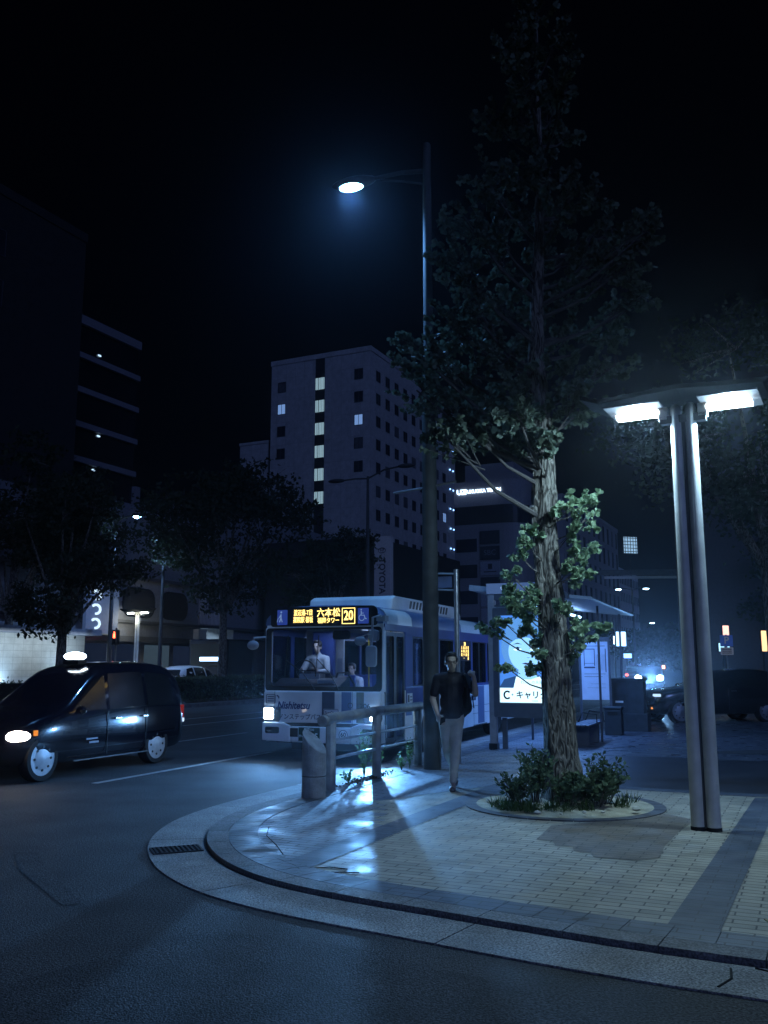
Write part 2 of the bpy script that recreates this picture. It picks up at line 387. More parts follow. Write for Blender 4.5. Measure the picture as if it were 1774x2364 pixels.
sheet('brown_paver_patch', [(1.76, 9.99), (1.47, 9.2), (1.62, 9.13), (1.6, 8.9), (1.75, 8.84), (1.72, 8.64), (1.86, 8.56), (1.84, 8.38), (2.19, 8.26), (2.42, 8.36), (2.62, 8.89), (2.95, 9.55), (3.4, 10.35), (3.2, 10.75), (2.7, 10.4)], z1, brown)
tact = mat('tactile_yellow', (.33, .27, .13), .6)
b = MB(); b.box(2.52, 2.95, 5.95, 6.4, SW, SW + .006)
for i in range(6):
    for j in range(6): b.lathe([(.022, SW + .005), (.012, SW + .011)], 8, (2.57 + i * .065, 6.0 + j * .065, 0))
tag(b.build('tactile_paving', tact), 'yellowish tactile paving block with raised dots at the right edge of the sidewalk', 'tactile paving')
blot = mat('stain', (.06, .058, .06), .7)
def blotch(name, c, rx, ry, rot, z, label):
    P = []
    for k in range(28):
        a = 2 * PI * k / 28; r = 1 + .18 * noise.noise((math.cos(a) * 2, math.sin(a) * 2, c[0] * 3)); x, y = rx * r * math.cos(a), ry * r * math.sin(a)
        P.append((c[0] + x * math.cos(rot) - y * math.sin(rot), c[1] + x * math.sin(rot) + y * math.cos(rot)))
    return sheet(name, P, z, blot)
blotch('pavement_stain', (-1.12, 8.65), .16, .07, .2, SW + .009, '')
blotch('pavement_stain', (1.30, 6.38), .06, .03, .2, SW + .009, '')
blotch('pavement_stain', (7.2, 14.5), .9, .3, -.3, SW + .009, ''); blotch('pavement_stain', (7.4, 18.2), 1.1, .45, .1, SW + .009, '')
# cracks across the cool pavers
b = MB()
for pts in ([(-.95, 8.35), (-.86, 8.2), (-.74, 8.02), (-.7, 7.9)], [(-.74, 8.02), (-.6, 7.95), (-.45, 7.98), (-.3, 7.9)], [(-.55, 7.75), (-.42, 7.8), (-.2, 7.78)], [(-1.2, 9.9), (-1.16, 9.4), (-1.0, 8.9), (-.9, 8.5)]):
    for p, q in zip(pts, pts[1:]): b.tube([(p[0], p[1], SW + .004), (q[0], q[1], SW + .005)], .004, 5)
struct(b.build('pavement_crack', dirt))
b = MB()
for pts in ([(1.78, 5.2), (1.9, 5.33), (1.96, 5.5)], [(2.1, 5.5), (2.3, 5.3), (2.6, 5.2)]):
    for p, q in zip(pts, pts[1:]): b.tube([(p[0], p[1], .012), (q[0], q[1], .012)], .008, 5)
struct(b.build('gutter_crack', dirt))
# lane markings
lm = mat('road_paint', (.42, .42, .42), .6, var=.35, scale=9)
def line(s0, s1, t, w=.12, name='lane_marking'):
    a, b_, c, d = road(s0, t - w / 2), road(s0, t + w / 2), road(s1, t + w / 2), road(s1, t - w / 2)
    return sheet(name, [a[:2], b_[:2], c[:2], d[:2]], .004, lm)
line(11.2, 16.5, 9.1); line(2.5, 4.5, 9.1)
for s in range(21, 90, 10): line(s, s + 5, 9.1)
for s in range(16, 90, 10): line(s, s + 5, 12.3)
line(12, 95, 15.4, .15); line(24, 95, 17.2, .15)
patch = mat('asphalt_patch', (.031, .032, .036), .75, var=.35, scale=3, bump=1., bscale=90); speck(patch, 2.6, 60)
sheet('asphalt_patch', [(-1.2, 6.3), (-.3, 6.0), (.9, 5.1), (1.5, 3.2), (-1.5, 2.8), (-2.6, 4.6)], .003, patch)
sheet('asphalt_patch', [(-3.2, 8.8), (-2.9, 8.2), (-2.2, 7.0), (-2.3, 6.9), (-3.1, 8.1), (-3.4, 8.8)], .003, patch)
# drain grate
g0 = thing('drain_grate', 'small square iron drain grate set in the pale gutter at the kerb corner', 'drain grate', (-1.93, 8.86, .012), rad(112))
iron = mat('cast_iron', (.03, .03, .033), .5, .6)
b = MB(); b.ring(rrect(0, 0, .30, .46, .01), rrect(0, 0, .26, .42, .01), 'z', .001, .012); b.build('frame', iron, g0)
b = MB()
for i in range(10): b.box(-.13, .13, -.2 + i * .042, -.182 + i * .042, .003, .012)
for i in range(3): b.box(-.075 + i * .066, -.063 + i * .066, -.21, .21, .002, .010)
b.build('grid', iron, g0); b = MB(); b.box(-.13, .13, -.21, .21, -.004, .0015); b.build('pit', dirt, g0)
# median and far sidewalk
def rpoly(s0, s1, t0, t1): return [road(s0, t0)[:2], road(s1, t0)[:2], road(s1, t1)[:2], road(s0, t1)[:2]]
sheet('median_kerb', rpoly(14, 110, 21.7, 22.1), .16, kerbm, base=-.02)
sheet('median_soil', rpoly(14, 110, 22.1, 24.6), .14, mat('soil', (.04, .032, .025), .9), base=-.02)
sheet('far_sidewalk', rpoly(5, 130, 29.5, 80), .14, conc, base=-.02)

# ================================================ TREE PLANTER, GINKGO
pl = thing('tree_planter', 'round tree pit with a dark stone ring and pale sandy soil around the ginkgo', 'tree planter', (2.17, 11.42, SW))
b = MB(); n = 30
for k in range(n):
    a0, a1 = 2 * PI * k / n + .004, 2 * PI * (k + 1) / n - .004
    vs = []
    for a in (a0, (a0 + a1) / 2, a1):
        for r in (1.05, 1.19):
            for z in (-.01, .014): vs.append((r * math.cos(a), r * math.sin(a), z))
    fs = [(0, 1, 3, 2), (8, 10, 11, 9)]
    for q in (0, 4): fs += [(q + 1, q + 5, q + 7, q + 3), (q + 2, q + 3, q + 7, q + 6), (q, q + 4, q + 5, q + 1)]
    b.add(vs, fs)
b.build('stone_ring', mat('ring_stone', (.10, .105, .12), .6, var=.3), pl)
sand = mat('sandy_soil', (.42, .38, .28), .9, var=.3, scale=5, bump=1., bscale=40)
b = MB(); vs = [(0, 0, .09)]; fs = []
for i in range(1, 13):
    for k in range(48):
        a = 2 * PI * k / 48; r = 1.06 * i / 12; vs.append((r * math.cos(a), r * math.sin(a), .012 + .07 * (1 - i / 12) + .018 * noise.noise((r * math.cos(a) * 4, r * math.sin(a) * 4, 0)) * (i < 12)))
for k in range(48): fs.append((0, 1 + k, 1 + (k + 1) % 48))
for i in range(11):
    for k in range(48): fs.append((1 + i * 48 + k, 1 + (i + 1) * 48 + k, 1 + (i + 1) * 48 + (k + 1) % 48, 1 + i * 48 + (k + 1) % 48))
b.add(vs, fs).build('soil', sand, pl, smooth=True)
stone = mat('pale_pebble', (.5, .48, .42), .8)
for (x, y, r, lab) in ((2.22, 10.50, .035, 'on bare sand, directly in front of the trunk'), (2.44, 10.55, .028, 'just right of the one in front of the trunk'), (1.70, 10.48, .04, 'at the front edge of the left grass tuft'), (2.85, 10.70, .055, 'largest in the pit, beside the right shrub'), (1.95, 10.44, .025, 'smallest, close to the stone ring at the front'), (1.36, 11.0, .045, 'half hidden in grass at the left of the pit'), (1.26, 11.3, .05, 'at the far left inside the stone ring')):
    b = MB(); b.ell((0, 0, r * .4), (r, r * .8, r * .55), 8); o = b.build('stone', stone, None, smooth=True); o.location = (x, y, SW + .045); o.rotation_euler.z = x * 9
    tag(o, 'small pale stone ' + lab, 'stone', 'stones in the tree pit')
leaf_g = leafmat('ginkgo_leaf_lit', (.15, .22, .12)); leaf_g2 = leafmat('ginkgo_leaf_lit_pale', (.24, .32, .19)); leaf_c = leafmat('ginkgo_leaf_shaded', (.08, .10, .07)); leaf_c2 = leafmat('ginkgo_leaf_shaded_mid', (.12, .145, .10))  # sprout leaves lightened as lamplit, crown leaves darkened as shaded
leaf_b = leafmat('shrub_leaf', (.09, .13, .07)); grassm = leafmat('grass_blade', (.07, .11, .04))
# grass tufts at the front of the pit
P = []
for cx, cy, r, k in ((1.50, 10.80, .18, 260), (1.66, 10.66, .10, 160), (2.0, 10.72, .14, 110), (2.75, 11.0, .12, 90), (1.35, 11.0, .12, 120), (2.95, 11.4, .12, 60), (2.3, 10.75, .10, 80), (1.85, 10.8, .1, 70)):
    for _ in range(k): a = random.random() * 6.3; q = r * random.random() ** .5; P.append((cx + q * math.cos(a), cy + q * math.sin(a) * .7, SW + .04))
tag(scatter('grass', P, rng.uniform(.03, .15, len(P)), grassm, tpl=BLADE, dirs=np.tile((0, 0, 1.2), (len(P), 1))), 'short grass tufts growing on the sandy front edge of the tree pit', 'grass', kind='stuff')

bark = mat('ginkgo_bark', (.20, .175, .145), .9, var=.4, scale=7, bump=1., bscale=45)
def barkify(m):
    n = m.node_tree; b = n.nodes['Principled BSDF']; tc = [q for q in n.nodes if q.type == 'TEX_COORD'][0]
    mp = n.nodes.new('ShaderNodeMapping'); mp.inputs['Scale'].default_value = (13, 13, 3.0); n.links.new(tc.outputs['Object'], mp.inputs[0])
    nz = n.nodes.new('ShaderNodeTexNoise'); nz.inputs['Scale'].default_value = 1.6; nz.inputs['Detail'].default_value = 7; nz.inputs['Distortion'].default_value = 1.6
    n.links.new(mp.outputs[0], nz.inputs['Vector'])
    rp = n.nodes.new('ShaderNodeValToRGB'); rp.color_ramp.elements[0].position = .42; rp.color_ramp.elements[1].position = .58
    rp.color_ramp.elements[0].color = (.035, .028, .022, 1); rp.color_ramp.elements[1].color = (.23, .205, .17, 1)
    n.links.new(nz.outputs[0], rp.inputs[0]); n.links.new(rp.outputs[0], b.inputs['Base Color'])
    bp = [q for q in n.nodes if q.type == 'BUMP'][0]; bp.inputs['Distance'].default_value = .05; n.links.new(nz.outputs[0], bp.inputs['Height'])
barkify(bark)
gk = thing('ginkgo_tree', 'tall ginkgo tree with a furrowed lamplit trunk growing from the round pit', 'tree', (2.2, 11.5, SW))
TR = [(.03, 0, -.06, .33), (.01, 0, .2, .25), (-.02, 0, .53, .205), (-.05, 0, 1.3, .185), (-.08, 0, 2.0, .172), (-.13, 0, 2.75, .162), (-.16, 0, 3.46, .158), (-.13, 0, 4.2, .135), (-.15, 0, 4.87, .12), (-.19, 0, 5.5, .105), (-.16, 0, 6.5, .085), (-.1, 0, 7.5, .065), (-.07, 0, 8.5, .045), (-.05, 0, 10.2, .02), (-.05, 0, 11.1, .008)]
def trunk(P, n=40, sub=10, amp=.02):
    b = MB(); Q = []
    for (p, q) in zip(P, P[1:]):
        for k in range(sub): t = k / sub; Q.append([p[j] + (q[j] - p[j]) * t for j in range(4)])
    Q.append(P[-1]); vs = []; fs = []
    for (x, y, z, r) in Q:
        for k in range(n):
            a = 2 * PI * k / n
            d = noise.fractal((math.cos(a) * r * 26, math.sin(a) * r * 26, z * 2.2), .8, 2., 3) * amp * min(1, r / .15) + .012 * math.sin(5 * a + z * .8) * (r > .1) * (1 + max(0, .8 - z))
            vs.append((x + (r + d) * math.cos(a), y + (r + d) * math.sin(a), z))
    for i in range(len(Q) - 1):
        for k in range(n): fs.append((i * n + k, i * n + (k + 1) % n, (i + 1) * n + (k + 1) % n, (i + 1) * n + k))
    fs.append(tuple(range((len(Q) - 1) * n, len(Q) * n)))
    return b.add(vs, fs)
tk = trunk(TR); tk.ell((-.29, -.05, 3.62), (.07, .08, .07), 10)
tk = tk.build('trunk', bark, gk, smooth=True, fix=True)
CROWN = [(1.99,10.9,10.4,.38),(1.68,10.6,9.66,.34),(2.32,11.3,10.1,.36),(1.87,10.7,9.24,.36),(2.34,10.5,9.04,.3),(1.45,11.3,9.03,.28),(2.0,12.4,9.69,.36),(2.44,12.2,9.57,.35),(2.75,12.1,9.3,.24),
(1.29,10.9,7.92,.34),(1.79,11.6,8.42,.28),(2.13,11.0,8.22,.36),(2.39,10.8,7.64,.36),(.99,10.6,7.24,.3),(1.36,10.9,7.3,.36),(2.04,12.4,8.19,.36),(2.47,12.2,8.0,.36),(3.07,12.2,8.33,.3),(3.31,12.2,7.83,.36),(3.33,10.8,7.15,.3),
(3.24,11.1,6.9,.34),(3.0,11.8,7.23,.36),(2.6,12.0,7.33,.36),(2.13,12.3,7.39,.36),(1.6,12.3,7.42,.36),(.89,10.6,6.67,.33),(2.59,11.7,6.67,.33),(2.11,11.9,6.66,.36),(1.54,11.5,6.44,.36),(.99,10.8,6.21,.33),(.8,11.4,6.16,.36),
(.39,10.6,5.47,.3),(.27,12.4,6.27,.16),(.78,12.3,5.87,.36),(1.18,11.6,5.96,.36),(1.53,11.1,5.64,.36),(2.18,12.4,6.18,.36),(2.55,11.7,6.11,.28),(3.16,12.3,6.37,.36),(3.55,12.3,6.75,.3),(3.47,11.5,6.58,.22),(3.06,11.3,5.6,.3),
(2.85,11.7,5.55,.3),(2.34,11.3,5.36,.33),(.4,10.8,5.05,.33),(.82,11.1,4.97,.36),(1.35,12.2,5.37,.36),(1.55,10.5,4.8,.36),(.71,10.5,4.4,.25),(2.67,11.8,5.11,.3),(1.45,11.6,4.62,.24),(2.1,11.4,4.89,.3),(1.78,11.2,4.5,.28),(1.2,11.3,4.85,.34),(2.05,10.95,4.42,.22),(1.05,11.0,4.62,.3),(1.6,10.8,4.95,.32),(2.45,11.0,5.0,.28)]
SPR = [(2.39,11.15,3.71,.2),(2.68,11.5,3.78,.15),(2.2,11.07,3.61,.12),(2.54,11.2,3.51,.15),(2.31,11.07,3.32,.12),(1.87,11.33,3.42,.12),(1.74,11.1,3.24,.12),(1.63,11.16,3.1,.08),(2.63,11.4,3.19,.1),(2.43,11.14,3.07,.11),(2.3,11.28,2.8,.14),
(2.54,11.5,2.94,.13),(2.31,11.0,2.94,.1),(1.51,11.0,2.82,.11),(1.58,11.09,2.64,.14),(1.8,11.4,2.69,.12),(1.49,11.3,2.51,.13),(1.63,11.1,2.41,.15),(1.81,11.15,2.36,.13),(2.16,11.05,2.35,.12),(2.33,11.2,2.22,.15),(2.44,11.0,2.07,.13),(2.76,11.37,2.17,.12),
(2.29,11.5,2.06,.12),(2.38,11.5,1.92,.12),(1.67,11.4,2.2,.12),(1.86,11.5,2.09,.12),(1.44,10.96,2.21,.08),(1.88,11.12,1.91,.08),(1.85,11.5,1.69,.08),(1.24,11.4,2.17,.08),(1.43,11.2,1.72,.06),(2.28,11.5,1.75,.07),(1.73,11.3,2.54,.12)]
def axis_at(z):
    for p, q in zip(TR, TR[1:]):
        if p[2] <= z <= q[2]:
            t = (z - p[2]) / (q[2] - p[2]); return Vector((2.2 + p[0] + (q[0] - p[0]) * t, 11.5, z + SW)), p[3] + (q[3] - p[3]) * t
    return Vector((2.15, 11.5, z)), .02
def branches(L, drop, r0k, seed):
    b = MB(); rnd = random.Random(seed); pts = []; dirs = []
    for x, y, z, r in L:
        tip = Vector((x, y, z)); base, br = axis_at(max(.6, z - SW - drop - .35 * (tip - Vector((2.1, 11.5, z))).length))
        mid = base.lerp(tip, .5) + Vector((0, 0, -.08 * (tip - base).length))
        q = min(br * .55, r0k * (tip - base).length ** .7 + .004)
        b.tube([base - Vector((2.2, 11.5, SW)), mid - Vector((2.2, 11.5, SW)), tip - Vector((2.2, 11.5, SW))], [q, q * .6, q * .25], 6)
        # twigs, each carrying short-shoot leaf clusters
        k = max(3, int(r * (46 if r0k > .02 else 34)))
        for j in range(k):
            u = Vector((rnd.gauss(0, 1), rnd.gauss(0, 1), rnd.gauss(0, .8))).normalized(); e = tip + u * r * rnd.uniform(.5, 1.15)
            s0 = base.lerp(tip, rnd.uniform(.55, 1.))
            b.tube([s0 - Vector((2.2, 11.5, SW)), e - Vector((2.2, 11.5, SW))], [q * .22 + .0015, .002], 4, cap=False)
            for h in (.45, .62, .78, .9, 1.):
                p = s0.lerp(e, h)
                for _ in range(rnd.choice((4, 5, 6, 7))):
                    pts.append(p + Vector((rnd.gauss(0, .014), rnd.gauss(0, .014), rnd.gauss(0, .014)))); dirs.append(u)
    return b, np.array([tuple(p) for p in pts]), np.array([tuple(d) for d in dirs])
b, P, D = branches(CROWN, .25, .022, 1); limb = b.build('branches', mat('limb_bark_shaded', (.07, .06, .055), .9), gk)  # limb bark darkened to put the crown's shade into its colour
def rel(P): return P - np.array((2.2, 11.5, SW))
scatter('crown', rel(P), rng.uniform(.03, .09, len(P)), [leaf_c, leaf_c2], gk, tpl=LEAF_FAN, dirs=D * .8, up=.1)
b, P, D = branches(SPR, .1, .012, 2); b.build('sprout_twigs', bark, gk)
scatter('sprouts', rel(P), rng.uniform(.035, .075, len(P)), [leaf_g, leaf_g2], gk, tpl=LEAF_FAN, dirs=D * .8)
# shrubs round its foot
def shrub(x, y, h, w, n, label):
    t = thing('shrub', label, 'shrub', (x, y, SW + .05), 0, 'shrubs at the foot of the ginkgo'); b = MB(); P = []; D = []
    for _ in range(n):
        a = random.random() * 6.3; l = h * random.uniform(.55, 1.05); q = w * random.random() ** .6
        e = Vector((q * math.cos(a), q * math.sin(a), l)); s = Vector((e.x * .25, e.y * .25, 0)); mid = s.lerp(e, .5) + Vector((0, 0, .05))
        b.tube([s, mid, e], [.005, .004, .002], 4, cap=False)
        for k in range(16):
            t_ = .25 + .75 * k / 15; p = s.lerp(mid, t_ * 2) if t_ < .5 else mid.lerp(e, t_ * 2 - 1)
            for _ in range(2): u = Vector((random.gauss(0, 1), random.gauss(0, 1), .5)).normalized(); P.append(tuple(p + u * .01)); D.append(tuple(u))
    b.build('stems', bark, t); scatter('leaves', P, rng.uniform(.045, .085, len(P)), leaf_b, t, dirs=D)
shrub(1.80, 11.25, .66, .26, 22, 'loose leafy shrub sprouting left of the ginkgo trunk')
shrub(2.12, 11.0, .36, .34, 28, 'low leafy shrub directly in front of the ginkgo trunk')
shrub(2.60, 11.2, .54, .32, 24, 'rounded leafy shrub sprouting right of the ginkgo trunk')
shrub(2.45, 10.95, .30, .26, 16, 'small leafy shrub at the right front of the ginkgo trunk')
shrub(1.55, 11.0, .36, .22, 14, 'smallest leafy shrub on the left rim of the tree pit')

# ================================================ TWIN LAMP
steel = mat('lamp_steel', (.60, .60, .58), .58, .15, var=.15, scale=5, bump=.15)
tube_glow = glow('tube_glow', (.80, .93, 1.), 19)
def twin_lamp(loc, label, main=True):
    t = thing('twin_lamp', label, 'street lamp', loc, -rad(28), 'twin headed lamp posts')
    for s in (-1, 1):
        b = MB(); b.lathe([(.072, 0), (.070, 2.2), (.062, 4.15), (.055, 4.19), (.035, 4.22)], 24, (s * .078, 0, 0)); b.build('column', steel, t, smooth=True)
    for s in (-1, 1): b = MB(); b.lathe([(.078, 0), (.078, .03), (.073, .035)], 20, (s * .078, 0, 0)); b.build('base_collar', dirt, t)
    b = MB(); b.box(-.02, .02, -.03, .03, .02, 4.1); b.box(-.24, .24, -.05, .05, 4.02, 4.1); b.build('web', mat('lamp_web', (.05, .05, .055), .6), t)
    # wide shallow wing above the tubes
    b = MB(); vs = []; fs = []
    prof = [(-1.08, .12), (-.86, .03), (-.4, .05), (0, .08), (.4, .05), (.86, .03), (1.08, .12)]
    for x, z in prof:
        w = .26 if abs(x) > .9 else .34
        for y in (-w, w):
            for dz in (0, .05): vs.append((x, y, 4.22 + z + dz))
    for i in range(len(prof) - 1):
        o = i * 4; fs += [(o, o + 2, o + 6, o + 4), (o + 1, o + 5, o + 7, o + 3), (o, o + 4, o + 5, o + 1), (o + 2, o + 3, o + 7, o + 6)]
    fs += [(0, 1, 3, 2), (24, 26, 27, 25)]
    b.add(vs, fs).build('shade', mat('shade_grey', (.007, .008, .010), .8, 0, var=.2, spec=.2), t, bevel=.01)
    for s in (-1, 1):
        hd = MB(); hd.box(min(s * .16, s * .26), max(s * .16, s * .26), -.05, .05, 4.06, 4.2); hd = hd.build('lamp_bracket', steel, t, bevel=.006)
        b = MB(); b.box(min(s * .2, s * .80), max(s * .2, s * .80), -.33, .33, 4.19, 4.205); b.build('light_shield', MC['lamp_web'], hd); b = MB(); b.tube([(s * .25, -.03, 4.15), (s * .72, -.03, 4.15)], .03, 12); b.tube([(s * .25, .04, 4.14), (s * .72, .04, 4.14)], .022, 12); b.build('lamp_tube', tube_glow, hd, smooth=True)  # dark plate added over each tube to cut its upward light
        if main: light('POINT', 'lamp_light', (s * .48, 0, 4.12), 340, (.46, .76, 1.), t, shadow_soft_size=.05)
    t.scale = (1, 1, 1.07)
    return t
twin_lamp((3.30, 9.72, SW), 'tall twin column lamp post with two bright tubes under a wing shade')

# ================================================ TALL ROAD LAMP
dpaint = mat('dark_pole_paint', (.06, .065, .07), .75, 0, var=.25, scale=4)
t = thing('road_lamp', 'tall dark road lamp post with a single bright blue-white head over the bus', 'street lamp', (.78, 15.3, SW), RZ)
b = MB(); b.lathe([(.135, 0), (.132, 3), (.118, 6.0), (.085, 7.2), (.075, 11.05), (.06, 11.08)], 24); b.build('pole', dpaint, t, smooth=True)
b = MB(); b.box(-.04, .04, -.15, -.125, 0.0, .9); b.build('access_door', dpaint, t)
b = MB(); b.tube([(0, 0, 10.55), (0, .5, 10.62), (0, 1.05, 10.62)], [.045, .04, .035], 10); b.tube([(0, .06, 10.3), (0, .5, 10.45), (0, .9, 10.55)], .022, 8); b.build('arm', dpaint, t, smooth=True)
b = MB(); b.ell((0, 1.45, 10.62), (.17, .46, .1), 16); b.build('lamp_head', dpaint, t, smooth=True)
b = MB(); b.ell((0, 1.5, 10.55), (.13, .25, .07), 16); b.build('lamp_lens', glow('led_glow', (.28, .66, 1.), 30), t, smooth=True)
light('SPOT', 'road_light', (0, 1.45, 10.42), 1500, (.14, .42, 1.), t, spot_size=rad(150), spot_blend=.7, shadow_soft_size=.15, aim=(0, .15, -1))
b = MB(); b.tube([(0, .66, 4.62), (0, .0, 4.68), (0, -.48, 4.74)], .022, 8); b.build('cross_arm', mat('grey_rod', (.2, .2, .22), .5, .4), t)

# ================================================ BARRIER, BOLLARD
cream = mat('barrier_paint', (.30, .30, .29), .5, .1, var=.3, scale=6, bump=.2, bscale=50)
rail = mat('galvanised', (.42, .43, .45), .35, .7, var=.2)
t = thing('pedestrian_barrier', 'grey tubular pedestrian barrier with thick handrail between the sidewalk and the bus', 'barrier', (-.72, 12.68, SW), RZ)
PS = (0, 1.62, 3.45)
for i, x in enumerate(PS):
    b = MB(); b.tube([(x, 0, -.02), (x, 0, .93)], .072, 8, sq=True); b.lathe([(.1, 0), (.1, .012)], 16, (x, 0, 0)); b.build('post', cream, t, bevel=.004)
b = MB(); b.tube([(-.28, .0, .93), (-.02, 0, .955), (1.62, 0, .975)], .072, 18); b.build('handrail', cream, t, smooth=True)
b = MB(); b.tube([(1.63, 0, .975), (3.6, 0, .98)], .072, 18); b.build('handrail', cream, t, smooth=True)
for x0, x1, zz in ((-.2, .05, .945), (1.5, 1.74, .975)): b = MB(); b.tube([(x0, 0, zz), (x1, 0, zz + .004)], .076, 18); b.build('rail_collar', rail, t, smooth=True)
for z in (.42, .66): b = MB(); b.tube([(0, 0, z), (3.45, 0, z)], .021, 12); b.build('lower_rail', rail, t, smooth=True)
t = thing('bollard', 'stout round concrete bollard with a slanted top beside the barrier end', 'bollard', (-.90, 12.08, SW))
b = MB(); n = 28; r = .155; vs = []; fs = []
for k in range(n):
    a = 2 * PI * k / n; vs.append((r * math.cos(a), r * math.sin(a), 0))
for k in range(n):
    a = 2 * PI * k / n; vs.append((r * math.cos(a), r * math.sin(a), .70 - .125 * (math.cos(a) - .55 * math.sin(a) * -1 * -1)))
fs = [(k, (k + 1) % n, n + (k + 1) % n, n + k) for k in range(n)] + [tuple(range(n, 2 * n)), tuple(range(n))]
b.add(vs, fs).build('body', mat('bollard_stone', (.27, .27, .27), .75, var=.3, scale=8, bump=.5, bscale=80), t, bevel=.008)
b = MB(); b.tube([(0, 0, .265), (0, 0, .275)], .157, 28); b.build('joint_band', dirt, t)
# weeds along the kerb by the barrier
weedm = leafmat('weed_leaf', (.10, .17, .06))
def weed(x, y, h, w, n, label, up=1.):
    t = thing('weed', label, 'weed', (x, y, SW), 0, 'weeds growing along the barrier'); P = []; D = []; b = MB()
    for _ in range(n):
        a = random.random() * 6.3; e = Vector((w * math.cos(a) * random.random(), w * math.sin(a) * random.random(), h * random.uniform(.4, 1)))
        b.tube([(0, 0, 0), tuple(e * .5 + Vector((0, 0, .03))), tuple(e)], [.003, .002, .001], 4, cap=False)
        for k in range(7): P.append(tuple(e * (.35 + .65 * k / 6))); D.append((random.gauss(0, .6), random.gauss(0, .6), .7))
    b.build('stems', weedm, t); scatter('leaves', P, rng.uniform(.02, .07, len(P)), weedm, t, dirs=D)
weed(-.30, 14.15, .72, .14, 26, 'tall pale weed behind the middle barrier post, lit by the bus headlight')
weed(-.1, 14.35, .42, .16, 20, 'bushy weed at the foot of the middle barrier post')
weed(-.5, 13.4, .2, .12, 14, 'small flowering weed between the first two barrier posts')
weed(.42, 15.35, .55, .12, 16, 'trailing weed climbing the rails left of the tall lamp post')
weed(.28, 15.1, .3, .12, 12, 'low weed on the kerb near the tall lamp post')
P = [(-.3 + random.uniform(-.35, .35) * 1.0, 0, 0) for _ in range(0)]
P = []
for _ in range(900):
    s = random.gauss(.0, .32); q = abs(random.gauss(0, .06)); v = Vector((-.2, 14.0, 0)) + RV * (s * 1.4) + LV * (.02 + q * random.choice((1, -1))); P.append((v.x, v.y, SW))
tag(scatter('leaf_litter', P, rng.uniform(.02, .06, len(P)), mat('dry_litter', (.09, .07, .045), .9), tpl=LEAF, up=.3), 'dark leaf litter and debris heaped at the foot of the middle barrier post', 'leaf litter', kind='stuff')

